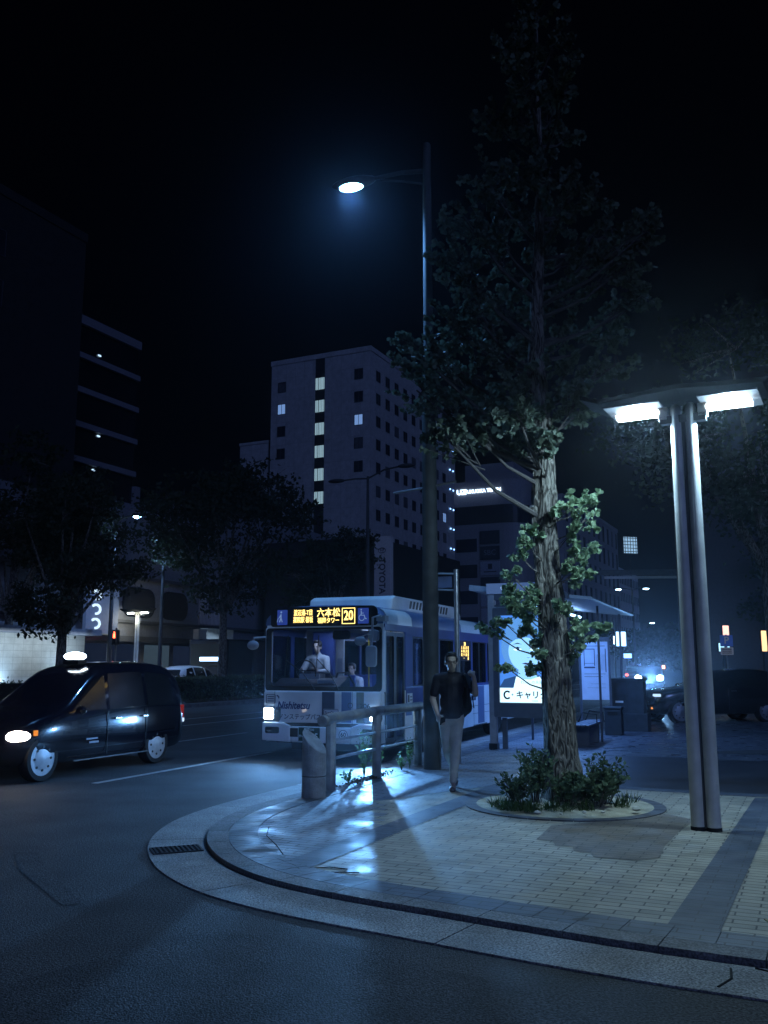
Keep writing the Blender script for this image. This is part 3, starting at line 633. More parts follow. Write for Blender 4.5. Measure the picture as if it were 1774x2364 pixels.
# ================================================ PEOPLE
skin = mat('skin', (.55, .42, .34), .55, var=.08); hairm = mat('hair_dark', (.018, .015, .014), .5)
def person(label, loc, rz, J, shirt, trousers, shoes, group=None, long=False, scale=1., seated=False, voxel=.011, collar=True, glasses=False, name='person'):
    """J: joints in metres, the figure faces local -Y; L = its left (+X)"""
    t = thing(name, label, 'person', loc, rz, group, scale); V = lambda k: Vector(J[k])
    hd = V('head'); nk = V('neck'); caps = [(nk, hd + Vector((0, .01, -.06)), .052, .05)]
    caps += [('e', hd + Vector((0, .012, .03)), (.076, .094, .10)), ('e', hd + Vector((0, -.018, -.045)), (.058, .066, .075)), ((hd + Vector((0, -.083, .0))), hd + Vector((0, -.1, -.03)), .011, .015),
             ('e', hd + Vector((0, -.03, -.095)), (.034, .036, .025)), ('e', hd + Vector((.078, .01, -.015)), (.012, .02, .03)), ('e', hd + Vector((-.078, .01, -.015)), (.012, .02, .03)),
             ('e', hd + Vector((.03, -.078, .022)), (.028, .014, .009)), ('e', hd + Vector((-.03, -.078, .022)), (.028, .014, .009)), ('e', hd + Vector((0, -.083, -.062)), (.024, .012, .008))]
    for s in 'LR':
        sh, el, wr = V('sh' + s), V('el' + s), V('wr' + s); hn = V('hn' + s)
        caps += [(sh, el, .052, .042), (el, el.lerp(wr, .35), .042, .041), (el.lerp(wr, .35), wr, .041, .027)]
        d = (hn - wr).normalized(); side = d.cross(Vector((0, 1, .2))).normalized(); nrm = side.cross(d).normalized()
        pm = wr + d * .055; caps += [(wr, pm, .026, .034), (pm + side * .018, pm + side * .02 + d * .03, .018, .016), (pm - side * .018, pm - side * .02 + d * .03, .018, .016)]
        for i, (o, l) in enumerate(((-.030, .060), (-.010, .074), (.010, .070), (.028, .052))):
            a = pm + side * o + d * .035; c = a + (d * .8 + nrm * .5).normalized() * l * .55; e = c + (d * .35 + nrm * .95).normalized() * l * .5
            caps += [(a, c, .0095, .009), (c, e, .009, .008)]
        th = wr + d * .02 - side * .026; c = th + (d * .6 - side * .7 + nrm * .3).normalized() * .035; caps += [(th, c, .013, .011), (c, c + (d + nrm * .5).normalized() * .03, .011, .009)]
        hp, kn, an = V('hp' + s), V('kn' + s), V('an' + s); caps += [(hp, kn, .075, .05), (kn, an, .05, .035), (an, an + Vector((0, -.1, -.05)), .035, .03)]
    hpc = (V('hpL') + V('hpR')) / 2; shc = (V('shL') + V('shR')) / 2; w = .115
    torso = [((V('shL') - shc) * .6 + shc, (V('shR') - shc) * .6 + shc, .075, .075), (shc + Vector((0, .0, -.06)), hpc + Vector((0, 0, .1)), .125, .12),
             ('e', shc.lerp(hpc, .25), (.165, .11, .16)), ('e', shc.lerp(hpc, .6), (.145, .10, .17)), ('e', hpc + Vector((0, 0, .04)), (.155, .112, .12))]
    skinmesh('body', caps + torso, skin, voxel, t, 3)
    sc = [(a[0], a[1], a[2] + .012, a[3] + .012) if a[0] != 'e' else ('e', a[1], tuple(q + .013 for q in a[2])) for a in torso]
    for s in 'LR':
        sh, el = V('sh' + s), V('el' + s); f = 1. if long else .72
        sc += [(sh, sh.lerp(el, f), .066, .062)]
        if long: sc += [(el, el.lerp(V('wr' + s), .9), .054, .038)]
    sc += [(nk + Vector((0, .01, -.03)), nk + Vector((0, .0, .012)), .066, .060)]
    skinmesh('shirt', sc, shirt, voxel, t, 3)
    tc = [('e', hpc + Vector((0, 0, .0)), (.158, .118, .13))]
    for s in 'LR':
        hp, kn, an = V('hp' + s), V('kn' + s), V('an' + s)
        tc += [(hp, kn, .098, .070), (kn, kn.lerp(an, .4), .070, .066), (kn.lerp(an, .4), kn.lerp(an, .93), .066, .052)]
    skinmesh('trousers', tc, trousers, voxel, t, 3)
    for s in 'LR':
        an = V('an' + s); d = Vector(J.get('toe' + s, (0, -1, -.12))).normalized()
        skinmesh('shoe', [(an + Vector((0, 0, -.02)), an - Vector((0, 0, .05)) + d * .0, .04, .042), (an + Vector((0, .02, -.065)), an + d * .15 + Vector((0, 0, -.06)), .04, .036), ('e', an + d * .09 + Vector((0, 0, -.068)), (.046, .10, .030))], shoes, .011, t, 2)
    hb = [('e', hd + Vector((0, .03, .055)), (.086, .092, .09)), ('e', hd + Vector((0, .07, -.005)), (.07, .045, .07)), ('e', hd + Vector((.0, -.045, .105)), (.066, .042, .035)),
          ('e', hd + Vector((.066, -.005, .04)), (.022, .05, .05)), ('e', hd + Vector((-.066, -.005, .04)), (.022, .05, .05))]
    skinmesh('hair', hb, hairm, .01, t, 2)
    b = MB()
    for s in (-1, 1): b.ell(hd + Vector((s * .03, -.084, .004)), (.011, .006, .006), 8)
    b.build('eyes', mat('eye_dark', (.02, .018, .02), .3), t)
    if glasses:
        b = MB()
        for s in (-1, 1):
            c = hd + Vector((s * .032, -.096, .002)); b.tube([c + Vector((.024 * math.cos(a), 0, .017 * math.sin(a))) for a in np.linspace(0, 2 * PI, 13)], .0025, 5)
            b.tube([hd + Vector((s * .058, -.094, .005)), hd + Vector((s * .078, .0, .0))], .0025, 5)
        b.tube([hd + Vector((-.009, -.097, .004)), hd + Vector((.009, -.097, .004))], .0025, 5)
        b.build('glasses', mat('glasses_frame', (.01, .01, .01), .3), t)
    if collar:
        b = MB(); c = nk + Vector((0, .0, .0)); pts = [c + Vector((.064 * math.sin(a), -.064 * math.cos(a), .008 - .03 * max(0, math.cos(a)))) for a in np.linspace(.25, 2 * PI - .25, 16)]
        b.tube(pts, .016, 6, flat=1.); b.tube([c + Vector((0, -.10, -.06)), shc + Vector((0, -.142, -.14))], .007, 5); b.build('collar', shirt, t, smooth=True)
    return t
walkJ = dict(head=(.0, -.03, 1.655), neck=(0, .0, 1.50), shL=(.185, 0, 1.44), shR=(-.185, .0, 1.44), elL=(.30, -.17, 1.24), wrL=(.275, -.19, 1.47), hnL=(.22, -.12, 1.53), elR=(-.25, .02, 1.17), wrR=(-.20, -.10, .96), hnR=(-.16, -.15, .90),
             hpL=(.075, 0, .92), hpR=(-.085, 0, .92), knL=(.03, -.10, .52), anL=(-.005, -.06, .09), knR=(-.05, .06, .50), anR=(.095, .40, .20), toeL=(-.25, -1, -.05), toeR=(-.1, -.75, -.75))
khaki = mat('khaki_cloth', (.62, .60, .52), .8, var=.12, scale=9, bump=.5, bscale=14); navy = mat('navy_cloth', (.018, .018, .028), .8, var=.2, bump=.4, bscale=16)
shoe = mat('grey_shoe', (.16, .16, .17), .7)
PX, PY = .93, 12.80
person('man in dark polo shirt and khaki trousers walking past the tall lamp post', (PX, PY, SW + .005), rad(4), walkJ, navy, khaki, shoe, glasses=True, scale=1.03)
t = thing('backpack', 'black backpack slung on the walking man\'s left shoulder', 'backpack', (PX, PY, SW), rad(4), scale=1.03)
bk = mat('backpack_cloth', (.012, .012, .015), .75)
skinmesh('bag', [((.12, .16, 1.38), (.14, .18, 1.02), .10, .12), ((.20, .12, 1.32), (.22, .16, 1.05), .06, .09), ((.03, .17, 1.36), (.05, .19, 1.0), .09, .11)], bk, .015, t)
b = MB(); b.tube([(.15, .10, 1.40), (.165, .02, 1.52), (.17, -.09, 1.50), (.19, -.145, 1.36), (.20, -.10, 1.18), (.21, .08, 1.05)], .014, 6); b.build('strap', bk, t, smooth=True)
b = MB(); b.tube([(.30, .1, 1.22), (.315, .08, 1.05)], .008, 6); b.build('loose_strap', bk, t)
t = thing('phone', 'dark phone held low in the walking man\'s right hand', 'phone', (PX, PY, SW), rad(4), scale=1.03)
b = MB(); M = Matrix.Translation((-.145, -.185, .90)) @ Matrix.Rotation(rad(50), 4, 'X') @ Matrix.Rotation(rad(20), 4, 'Z'); b.box(-.037, .037, -.005, .005, -.075, .075, M=M); b.build('case', bk, t, bevel=.003)
b = MB(); b.box(-.033, .033, -.0065, -.0052, -.068, .068, M=M); b.build('screen', mat('black_glass', (.005, .005, .006), .1), t)

# ================================================ BUS
white = mat('bus_white', (.86, .87, .88), .35, var=.1, scale=2, coat=.3); bblue = mat('bus_blue', (.05, .08, .26), .3, var=.12, scale=2, coat=.3)
slate = mat('bus_slate', (.13, .19, .34), .35, var=.1, scale=2, coat=.3); blk = mat('black_trim', (.012, .012, .014), .35, var=.2); olive = mat('stripe_olive', (.16, .14, .09), .4)
dkst = mat('stripe_dark', (.05, .055, .09), .4); chrome = mat('chrome', (.6, .6, .62), .2, .9, var=.05); rubber = mat('rubber', (.015, .015, .016), .85)
gl = glassmat('bus_glass', (.80, .86, .94), .04); glside = glassmat('bus_side_glass', (.45, .52, .62), .05)
inm = mat('bus_interior', (.30, .31, .34), .7, var=.15); ind = mat('bus_interior_dark', (.04, .045, .06), .7); yel = mat('yellow_rail', (.45, .33, .05), .4)
bc = Vector((-.02, 16.4, 0)) + RV * 5.05 + LV * 1.195
bus = thing('city_bus', 'white city bus with a lit yellow destination sign stopped at the kerb', 'bus', (bc.x, bc.y, 0), RZ + PI, scale=.972)
F = 5.2; HW = 1.23
def arch_panel(y0, y1, x0, x1, z0, z1, arches, mi=0, b=None):
    P = [(x0, z0)]
    for ax in sorted(arches):
        if x0 < ax < x1:
            for k in range(11): a = PI - PI * k / 10; P.append((ax + .56 * math.cos(a), z0 + .62 * math.sin(a)))
    P += [(x1, z0), (x1, z1), (x0, z1)]
    (b or MB()).prism(P, 'y', y0, y1, mi); return b
# body sides: lower panels
b = MB()
arch_panel(HW - .05, HW, -F + .1, F - 1.18, .33, 1.28, (2.6, -2.75), 0, b); arch_panel(-HW, -HW + .05, -F + .1, F - .12, .33, 1.28, (2.6, -2.75), 0, b)
b.box(-F, -F + .1, -HW + .08, HW - .08, .36, 2.6)
body = b.build('body', white, bus, bevel=.008)
b = MB()   # upper window belt in blue with pillars
WL = [(3.0, 3.62), (2.05, 2.9), (.95, 1.95), (-.42, .72), (-2.9, -1.85), (-4.0, -3.0), (-4.95, -4.1)]
DR = (-1.75, -.55)
def pillars(sy, wins, x0, x1):
    y0, y1 = (HW - .045, HW + .002) if sy > 0 else (-HW - .002, -HW + .045)
    b.box(x0, x1, y0, y1, 2.33, 2.53); b.box(x0, x1, y0, y1, 1.281, 1.34)
    e = sorted(wins); cur = x0
    for a, c in e:
        if a > cur: b.box(cur, a, y0 - .001 * sy, y1, 1.341, 2.329)
        cur = c
    if cur < x1: b.box(cur, x1, y0, y1, 1.341, 2.329)
pillars(1, WL + [DR], -F + .1, F - 1.18); WR = [(4.2, 4.95), (3.0, 4.05), (1.9, 2.9), (.7, 1.8), (-.5, .6), (-1.7, -.6), (-2.9, -1.8), (-4.9, -3.1)]
pillars(-1, WR, -F + .1, F - .12)
b.box(F - 1.18, F - .1, HW - .045, HW + .002, 2.40, 2.53)
b.build('window_belt', bblue, bus, bevel=.004)
b = MB(); b.box(F - 1.5, F - 1.18, HW + .001, HW + .006, .8, 1.30); b.box(2.2, F - 1.5, HW + .001, HW + .006, 1.0, 1.30); b.build('blue_side_patch', bblue, bus)
for a, c in WL:
    w = MB(); w.box(a, c, HW - .03, HW - .022, 1.34, 2.33); w = w.build('window', glside, bus)
    q = MB(); q.ring(rrect((a + c) / 2, 1.835, c - a, .99, .07), rrect((a + c) / 2, 1.835, c - a - .06, .93, .06), 'y', HW - .02, HW + .001); q.build('frame', blk, w)
for a, c in WR: w = MB(); w.box(a, c, -HW + .022, -HW + .03, 1.34, 2.33); w.build('window', glside, bus)
# doors
def door(x0, x1, leaves):
    d = MB(); d.box(x0, x1, HW - .06, HW - .05, .36, 2.38); d = d.build('door', glside, bus)
    q = MB(); w = (x1 - x0) / leaves
    for i in range(leaves):
        a = x0 + i * w; q.ring(rrect(a + w / 2, 1.37, w - .01, 2.02, .03), rrect(a + w / 2, 1.37, w - .12, 1.88, .06), 'y', HW - .045, HW - .01)
    q.box(x0, x1, HW - .05, HW, .33, .36); q.build('door_frame', blk, d)
    q = MB(); q.tube([(x0 + .2, HW - .12, .8), (x0 + .35, HW - .12, 1.0), (x0 + .75, HW - .12, 1.25)], .016, 8); q.tube([(x0 + .12, HW - .10, .5), (x0 + .12, HW - .10, 2.1)], .016, 8); q.build('door_rail', yel, d, smooth=True)
door(F - 1.16, F - .14, 2); door(DR[0], DR[1], 2)
# side destination display
b = MB(); b.box(-.36, .62, HW + .002, HW + .012, 1.86, 2.30); sdp = b.build('side_display', blk, bus)
led = glow('amber_led', (1., .70, .20), 2.6)
for i, s_ in enumerate(('六本松', '福岡ター', '渡辺通', '薬院駅前')):
    for j, ch in enumerate(s_): text(ch, .08, (.36 - i * .17, HW + .016, 2.165 - j * .082), (-1, 0, 0), (0, 0, 1), led, 'display_character', sdp, bold=.0)
text('20', .12, (.12, HW + .016, 2.25), (-1, 0, 0), (0, 0, 1), led, 'display_number', sdp, bold=.02)
b = MB(); b.box(3.66, 3.95, HW + .003, HW + .008, 1.02, 1.22); st_ = b.build('door_notice', white, bus)
b = MB(); b.box(3.84, 3.92, HW + .009, HW + .011, 1.05, 1.19); b.box(3.69, 3.80, HW + .009, HW + .011, 1.08, 1.10); b.box(3.69, 3.80, HW + .009, HW + .011, 1.14, 1.16); b.build('notice_print', dkst, st_)
text('Nishitetsu', .2, (-.35, HW + .006, 1.0), (-1, 0, 0), (0, 0, 1), dkst, 'side_lettering', bus, bold=.02, shear=.2)
b = MB(); b.box(-1.5, -.95, HW + .001, HW + .004, .38, 1.27); b.box(1.1, 1.5, HW + .001, HW + .004, .38, 1.0); b.build('side_stripe', slate, bus)
b = MB(); b.box(-F + .3, 2.0, HW + .0005, HW + .003, .80, .808); b.box(-.6, -.592, HW + .0005, HW + .003, .34, .8); b.box(.9, .908, HW + .0005, HW + .003, .34, .8); b.box(-2.2, -.5, HW + .0005, HW + .003, .62, .628); b.build('panel_seam', blk, bus)
# roof
def roofsec(x, dz=0., n=14):
    P = []
    for k in range(n + 1):
        a = PI * k / n; c, s = math.cos(a), math.sin(a)
        P.append((x, HW * (abs(c) ** .55) * (1 if c > 0 else -1), 2.52 + (.39 - dz) * (abs(s) ** .6)))
    return P
b = MB(); secs = [(-F, .14), (-F + .15, .03), (-F + .4, 0), (0, 0), (F - .6, 0), (F - .25, .01), (F - .1, .04), (F - .02, .10)]
vs = []; fs = []
for x, dz in secs: vs += roofsec(x, dz)
for i in range(len(secs) - 1):
    for k in range(14): fs.append((i * 15 + k, i * 15 + k + 1, (i + 1) * 15 + k + 1, (i + 1) * 15 + k))
fs += [tuple(range(15)), tuple(range((len(secs) - 1) * 15, len(secs) * 15))]
b.add(vs, fs).build('roof', slate, bus, smooth=True)
def cove(x0, x1, sd):
    b = MB(); vs = []; fs = []
    for x in (x0, x1):
        for k in range(15):
            a = PI * k / 14; c, s = math.cos(a), math.sin(a)
            if (k <= 3 if sd > 0 else k >= 11): vs.append((x, (HW + .004) * (abs(c) ** .55) * (1 if c > 0 else -1), 2.524 + .392 * (abs(s) ** .6)))
    for k in (0, 1, 2): fs.append((k, k + 1, 4 + k + 1, 4 + k))
    b.add(vs, fs).build('roof_edge_patch', white, bus, smooth=True)
for sd_ in (1, -1): cove(F - 1.55, F - .2, sd_); cove(-1.2, .35, sd_); cove(-3.4, -2.0, sd_); cove(-5.0, -4.6, sd_)
# air conditioner and slatted duct
b = MB(); b.prism([(x, z) for x, z in ((-.6, 2.85), (4.0, 2.85), (3.95, 3.08), (3.8, 3.14), (-.25, 3.14), (-.45, 3.08), (-.6, 2.96))], 'y', -.9, .93); ac = b.build('air_conditioner', white, bus, bevel=.03)
b = MB()
for i in range(13): x = 2.9 - i * .2; b.prism([(x, 2.925), (x + .11, 2.925), (x + .03, 3.085), (x - .08, 3.085)], 'y', .925, .936)
b.build('louvre', blk, ac)
# front face
front = MB()
top = [(y, z) for (x, y, z) in roofsec(0, .08)]
front.prism([(HW - .015, 2.46)] + [(q[0] * .985, q[1] - .01) for q in top] + [(-HW + .015, 2.46)], 'x', F - .16, F - .03)
for s in (-1, 1): front.prism(rrect(s * (HW - .045), 1.87, .085, 1.2, .02), 'x', F - .16, F - .01)
front.box(F - .14, F - .02, -HW + .03, HW - .03, 2.455, 2.53)
fr = front.build('front_mask', white, bus, bevel=.012)
b = MB(); b.prism(rrect(0, .985, 2.44, .60, (.05, .05, .03, .03)), 'x', F - .14, F + .03); fp = b.build('front_panel', white, bus, bevel=.025)
b = MB(); b.prism(rrect(0, 2.675, 2.24, .37, (.12, .12, .06, .06)), 'x', F - .035, F - .018); hs = b.build('destination_sign', blk, bus)
XS = F - .013
def ft(s_, size, y, z, **k): return text(s_, size, (XS, y, z), (0, 1, 0), (0, 0, 1), led, 'sign_lettering', hs, **k)
ft('渡辺通-T目', .125, -.42, 2.745, sx=.66, bold=.012); ft('薬院駅 桜坂', .125, -.42, 2.61, sx=.64, bold=.012); ft('六本松', .175, .115, 2.735, bold=.015, sx=.94); ft('福岡タワー', .115, .115, 2.59, bold=.012, sx=.80)
ft('20', .25, .53, 2.675, bold=.02, sx=.78)
b = MB(); b.ring(rrect(.53, 2.675, .27, .30, .004), rrect(.53, 2.675, .245, .275, .004), 'x', XS - .002, XS + .002); b.build('number_box', led, hs)
sblue = glow('sign_blue', (.03, .07, .40), .55); spale = glow('sign_pale', (.25, .40, .75), .6)
for y in (-.87, .83): b = MB(); b.prism(rrect(y, 2.67, .22, .29, .01), 'x', XS - .004, XS - .001); b.build('sign_pictogram', sblue, hs)
b = MB()
def seg(pts, r=.009): b.tube([(XS + .001, y, z) for y, z in pts], r, 6)
seg([(.79, 2.76), (.79, 2.68), (.85, 2.68), (.87, 2.62), (.90, 2.615)]); seg([(.79, 2.72), (.84, 2.72)], .007)
seg([(.80 + .055 * math.cos(a), 2.635 + .055 * math.sin(a)) for a in np.linspace(PI * .6, PI * 1.9, 10)], .007); b.ell((XS, .79, 2.785), (.004, .016, .016), 8)
seg([(-.90, 2.73), (-.90, 2.66), (-.93, 2.58)], .012); seg([(-.90, 2.66), (-.87, 2.58)], .010); seg([(-.90, 2.72), (-.94, 2.66)]); seg([(-.955, 2.66), (-.985, 2.58)], .006); b.ell((XS, -.895, 2.77), (.004, .02, .02), 8)
b.build('pictogram_figure', spale, hs)
b = MB(); b.box(F - .031, F - .026, -.62, -.46, 2.468, 2.48); b.box(F - .031, F - .026, .42, .58, 2.468, 2.48); b.build('marker_slot', blk, fr)
# windscreen
b = MB(); b.ring(rrect(0, 1.865, 2.42, 1.20, (.07, .07, .10, .10)), rrect(0, 1.90, 2.20, 1.06, (.06, .06, .10, .10)), 'x', F - .05, F - .005); b.build('windscreen_frame', blk, bus)
b = MB(); b.prism(rrect(0, 1.87, 2.3, 1.12, .08), 'x', F - .04, F - .033); b.build('windscreen', gl, bus)
for y0, y1, zz in ((-.15, -.75, 1.95), (.35, -.10, 1.98), ):
    b = MB(); b.tube([(F + .01, y0, 1.31), (F + .03, y0 * .6 + y1 * .4, 1.62), (F + .02, y1, zz - .1)], .010, 6); b.tube([(F + .012, y1 - .03, 1.55), (F + .012, y1 + .03, 2.32)], .011, 6); b.build('wiper', blk, bus)
# front graphics
XF = F + .0325
def stripe(y0, y1, m_, z0=.72, z1_=1.27): b = MB(); b.box(XF - .001, XF + .002, y0, y1, z0, z1_); b.build('front_stripe', m_, fp)
stripe(.02, .28, dkst); stripe(.42, .62, slate); stripe(.72, .87, olive)
text('Nishitetsu', .185, (XF + .003, -.58, 1.01), (0, 1, 0), (0, 0, 1), mat('lettering_navy', (.03, .045, .16), .4), 'operator_lettering', fp, bold=.03, shear=.25, sx=.9)
text('ノンステップバス', .115, (XF + .003, -.44, .80), (0, 1, 0), (0, 0, 1), dkst, 'low_floor_lettering', fp, bold=.01, sx=.98)
text('1206', .12, (XF + .005, .86, 1.02), (0, 1, 0), (0, 0, 1), blk, 'fleet_number', fp, bold=.015, sx=1.15)
text('○', .14, (XF + .005, .60, 1.02), (0, 1, 0), (0, 0, 1), blk, 'fleet_mark', fp)
b = MB(); b.box(XF + .002, XF + .01, .06, .37, .79, .96); pq = b.build('card_plate', white, fp)
b = MB(); b.ring(rrect(.215, .875, .30, .16, .01), rrect(.215, .875, .28, .14, .01), 'x', XF + .01, XF + .012); b.build('plate_border', dkst, pq)
text('SunQica', .075, (XF + .013, .215, .89), (0, 1, 0), (0, 0, 1), dkst, 'plate_lettering', pq, bold=.02)
b = MB(); b.ring(rrect(-1.06, 1.13, .20, .17, .02), rrect(-1.06, 1.13, .18, .15, .02), 'x', XF - .001, XF + .004)
for z in (1.17, 1.13, 1.09): b.box(XF, XF + .004, -1.13, -.99, z - .008, z + .008)
b.build('side_badge', dkst, fp)
b = MB()
b.tube([(XF + .002, -.93, 1.20), (XF + .002, -.89, 1.17), (XF + .002, -.89, 1.14)], .014, 6); b.tube([(XF + .002, -.92, .93), (XF + .002, -.88, .90), (XF + .002, -.85, .905)], .014, 6); b.build('leaf_emblem', dkst, fp)
b = MB(); b.box(XF - .02, XF + .001, .635, .641, .70, 1.27); b.box(XF - .02, XF + .0012, -.98, -.974, .70, 1.27); b.build('panel_joint', blk, fp)
hl = glow('headlight_glow', (.55, .80, 1.), 55)
for s in (-1, 1):
    b = MB(); b.prism(rrect(s * 1.03, .84, .38, .30, (.02, .02, .1, .1)), 'x', F - .05, F + .036); hh = b.build('headlight_housing', mat('housing', (.04, .045, .06), .4), bus, bevel=.01)
    b = MB(); b.prism(rrect(s * 1.10, .855, .2, .20, .025), 'x', F + .03, F + .046); b.build('headlight', hl, hh)
    light('SPOT', 'headlight_beam', (F + .12, s * 1.07, .84), 200 if s < 0 else 1150, (.16, .46, 1.), bus, spot_size=rad(110), spot_blend=.8, shadow_soft_size=.03, aim=(1, .10 if s > 0 else 0, -.16))
b = MB()
for s in (-1, 1): b.prism([(s * 1.22, .36), (s * .62, .34), (s * .62, .64), (s * .78, .70), (s * 1.22, .70)], 'x', F - .25, F + .07)
b.prism([(.60, .34), (-.60, .34), (-.60, .63), (.60, .63)], 'x', F - .2, F + .055); bp_ = b.build('bumper', white, bus, bevel=.02)
b = MB(); b.box(F - .1, F + .03, -.76, .76, .635, .70); b.box(F + .045, F + .062, -.46 - .22, -.46, .44, .60); b.build('bumper_gap', blk, bp_)
for s in (-1, 1):
    b = MB(); b.prism(rrect(s * 1.0, .555, .30, .12, .03), 'x', F + .06, F + .074); fo = b.build('fog_lamp', blk, bp_)
    b = MB(); b.ell((F + .076, s * 1.06, .55), (.006, .06, .03), 10); b.build('fog_lens', chrome, fo)
text('60', .11, (F + .058, .47, .50), (0, 1, 0), (0, 0, 1), blk, 'bumper_number', bp_, bold=.02); b = MB(); b.tube([(F + .058, .47 + .085 * math.cos(a), .50 + .085 * math.sin(a)) for a in np.linspace(0, 2 * PI, 20)], .006, 5); b.build('number_ring', blk, bp_)
b = MB(); b.box(F + .06, F + .075, -.44, .0, .37, .62); npl = b.build('number_plate', mat('plate_green', (.015, .05, .035), .4), bus, bevel=.004)
pw = glow('plate_white', (.5, .6, .7), .16)
text('40-05', .15, (F + .078, -.20, .455), (0, 1, 0), (0, 0, 1), mat('plate_text', (.75, .8, .8), .5, var=0), 'plate_digits', npl, bold=.02, sx=.95)
text('福岡200', .06, (F + .078, -.22, .575), (0, 1, 0), (0, 0, 1), mat('plate_text', (.75, .8, .8), .5, var=0), 'plate_region', npl, bold=.01)
text('か', .06, (F + .078, -.40, .46), (0, 1, 0), (0, 0, 1), mat('plate_text', (.75, .8, .8), .5, var=0), 'plate_kana', npl)
# mirrors
mg = mat('mirror_back', (.30, .33, .38), .4, var=.1)
b = MB(); b.tube([(F - .05, 1.2, 2.63), (F + .18, 1.26, 2.66), (F + .22, 1.12, 2.62), (F + .22, 1.10, 2.1)], .022, 8); b.box(F - .06, F + .12, 1.15, 1.32, 2.56, 2.66); ma = b.build('mirror_arm', mg, bus, smooth=False)
b = MB(); b.prism(rrect(1.10, 1.92, .21, .38, .06), 'x', F + .2, F + .27); b.build('mirror', mg, ma, bevel=.015)
b = MB(); b.prism(rrect(1.06, 2.30, .20, .2, .05), 'x', F - .02, F + .06); b.build('small_mirror', mg, ma, bevel=.012)
b = MB(); b.ell((F + .1, .82, 2.2), (.03, .12, .085), 14); b.tube([(F + .08, .82, 2.27), (F + .1, .95, 2.32), (F + .15, 1.1, 2.3)], .012, 6); b.build('round_mirror', mg, ma, smooth=True)
b = MB(); b.tube([(F - .05, -1.2, 2.3), (F + .2, -1.36, 2.28), (F + .2, -1.4, 2.1)], .02, 8); b.ell((F + .2, -1.38, 2.14), (.04, .13, .09), 14); b.build('offside_mirror', mg, bus, smooth=True)
# wheels and underbody
b = MB(); b.box(-F + .2, F - .3, -HW + .12, HW - .12, .30, .34); b.build('floor', ind, bus)
b = MB(); b.box(-F + .3, F - .5, -HW + .35, HW - .35, .16, .295); b.build('underbody', blk, bus)
for x in (2.6, -2.75):
    for s in (-1, 1):
        y0, y1 = (.93, 1.2) if s > 0 else (-1.2, -.93)
        b = MB(); b.lathe([(.30, y0), (.47, y0), (.49, y0 + .03), (.49, y1 - .03), (.47, y1), (.29, y1)], 28, (x, 0, .49), 'y'); w = b.build('wheel', rubber, bus, smooth=True)
        b = MB(); q = y1 if s > 0 else y0; b.lathe([(.29, q - s * .02), (.27, q - s * .05), (.14, q - s * .03), (.10, q + s * .02), (.04, q + s * .03)], 24, (x, 0, .49), 'y'); b.build('rim', chrome, w, smooth=True)
        b = MB(); b.box(x - .56, x + .56, min(s * .55, s * 1.17), max(s * .55, s * 1.17), .93, .97); b.build('wheel_arch', blk, bus)
# interior
b = MB(); b.box(3.52, 3.57, -1.16, -.30, .4, 2.5); b.box(-F + .12, -F + .15, -1.15, 1.15, .4, 2.5); b.box(-F + .2, F - .4, -1.1, 1.1, 2.5, 2.515); b.build('inner_wall', inm, bus)
b = MB(); b.box(3.575, 3.58, -.66, -.50, 1.62, 1.9); b.box(3.575, 3.58, -.44, -.33, 1.6, 1.9); b.build('notice_board', mat('notice', (.14, .17, .24), .5), bus)
b = MB(); b.prism([(F - .62, 1.30), (F - .1, 1.24), (F - .1, 1.36), (F - .5, 1.52), (F - .62, 1.50)], 'y', -1.14, .3); b.box(F - .55, F - .1, -1.14, 1.14, .7, 1.24); b.build('dashboard', ind, bus, bevel=.02)
b = MB(); b.box(F - .30, F - .28, -.62, -.20, 1.50, 1.60); b.box(F - .24, F - .22, -.2, .15, 1.42, 1.48); b.build('dash_display', white, bus)
b = MB(); b.tube([(F - .62 + .06 * math.sin(a), -.66 + .22 * math.cos(a), 1.66 + .20 * math.sin(a)) for a in np.linspace(0, 2 * PI, 25)], .016, 8); b.tube([(F - .62, -.66, 1.66), (F - .5, -.66, 1.35)], .03, 8); b.tube([(F - .62, -.87, 1.66), (F - .62, -.45, 1.66)], .012, 6); b.build('steering_wheel', blk, bus, smooth=True)
b = MB(); b.prism(rrect(3.75, 2.0, .12, .9, .05), 'y', -.9, -.42); b.box(3.8, 4.3, -.92, -.42, 1.22, 1.34); b.box(3.9, 4.2, -.8, -.55, .4, 1.22); b.build('driver_seat', bblue, bus, bevel=.02)
for x in (2.4, 1.5, .6, -.4, -2.2, -3.1, -4.0):
    for s in (-1, 1):
        if s > 0 and x in (2.4, -.4): continue
        b = MB(); b.box(x - .05, x + .02, min(s * .55, s * 1.1), max(s * .55, s * 1.1), .85, 1.55); b.box(x, x + .42, min(s * .55, s * 1.1), max(s * .55, s * 1.1), .78, .87); b.box(x + .1, x + .3, min(s * .7, s * .9), max(s * .7, s * .9), .34, .78); b.build('seat', bblue, bus, bevel=.02)
for x, y in ((3.3, .15), (2.7, .4), (1.0, .5), (0, -.5), (-1.0, .5), (3.9, .62)): b = MB(); b.tube([(x, y, .35), (x, y, 2.5)], .017, 8); b.build('handrail_pole', yel, bus, smooth=True)
strapm = mat('strap_ring', (.5, .55, .62), .4)
for i, x in enumerate((4.3, 3.95, 3.6, 3.25, 2.6, 2.25, 1.9, 1.4, .9)):
    b = MB(); b.tube([(x, .95, 2.48), (x, .95, 2.24)], .008, 6); b.tube([(x, .95 + .055 * math.cos(a), 2.17 + .06 * math.sin(a)) for a in np.linspace(0, 2 * PI, 17)], .009, 6); b.build('hand_strap', strapm, bus, smooth=True)
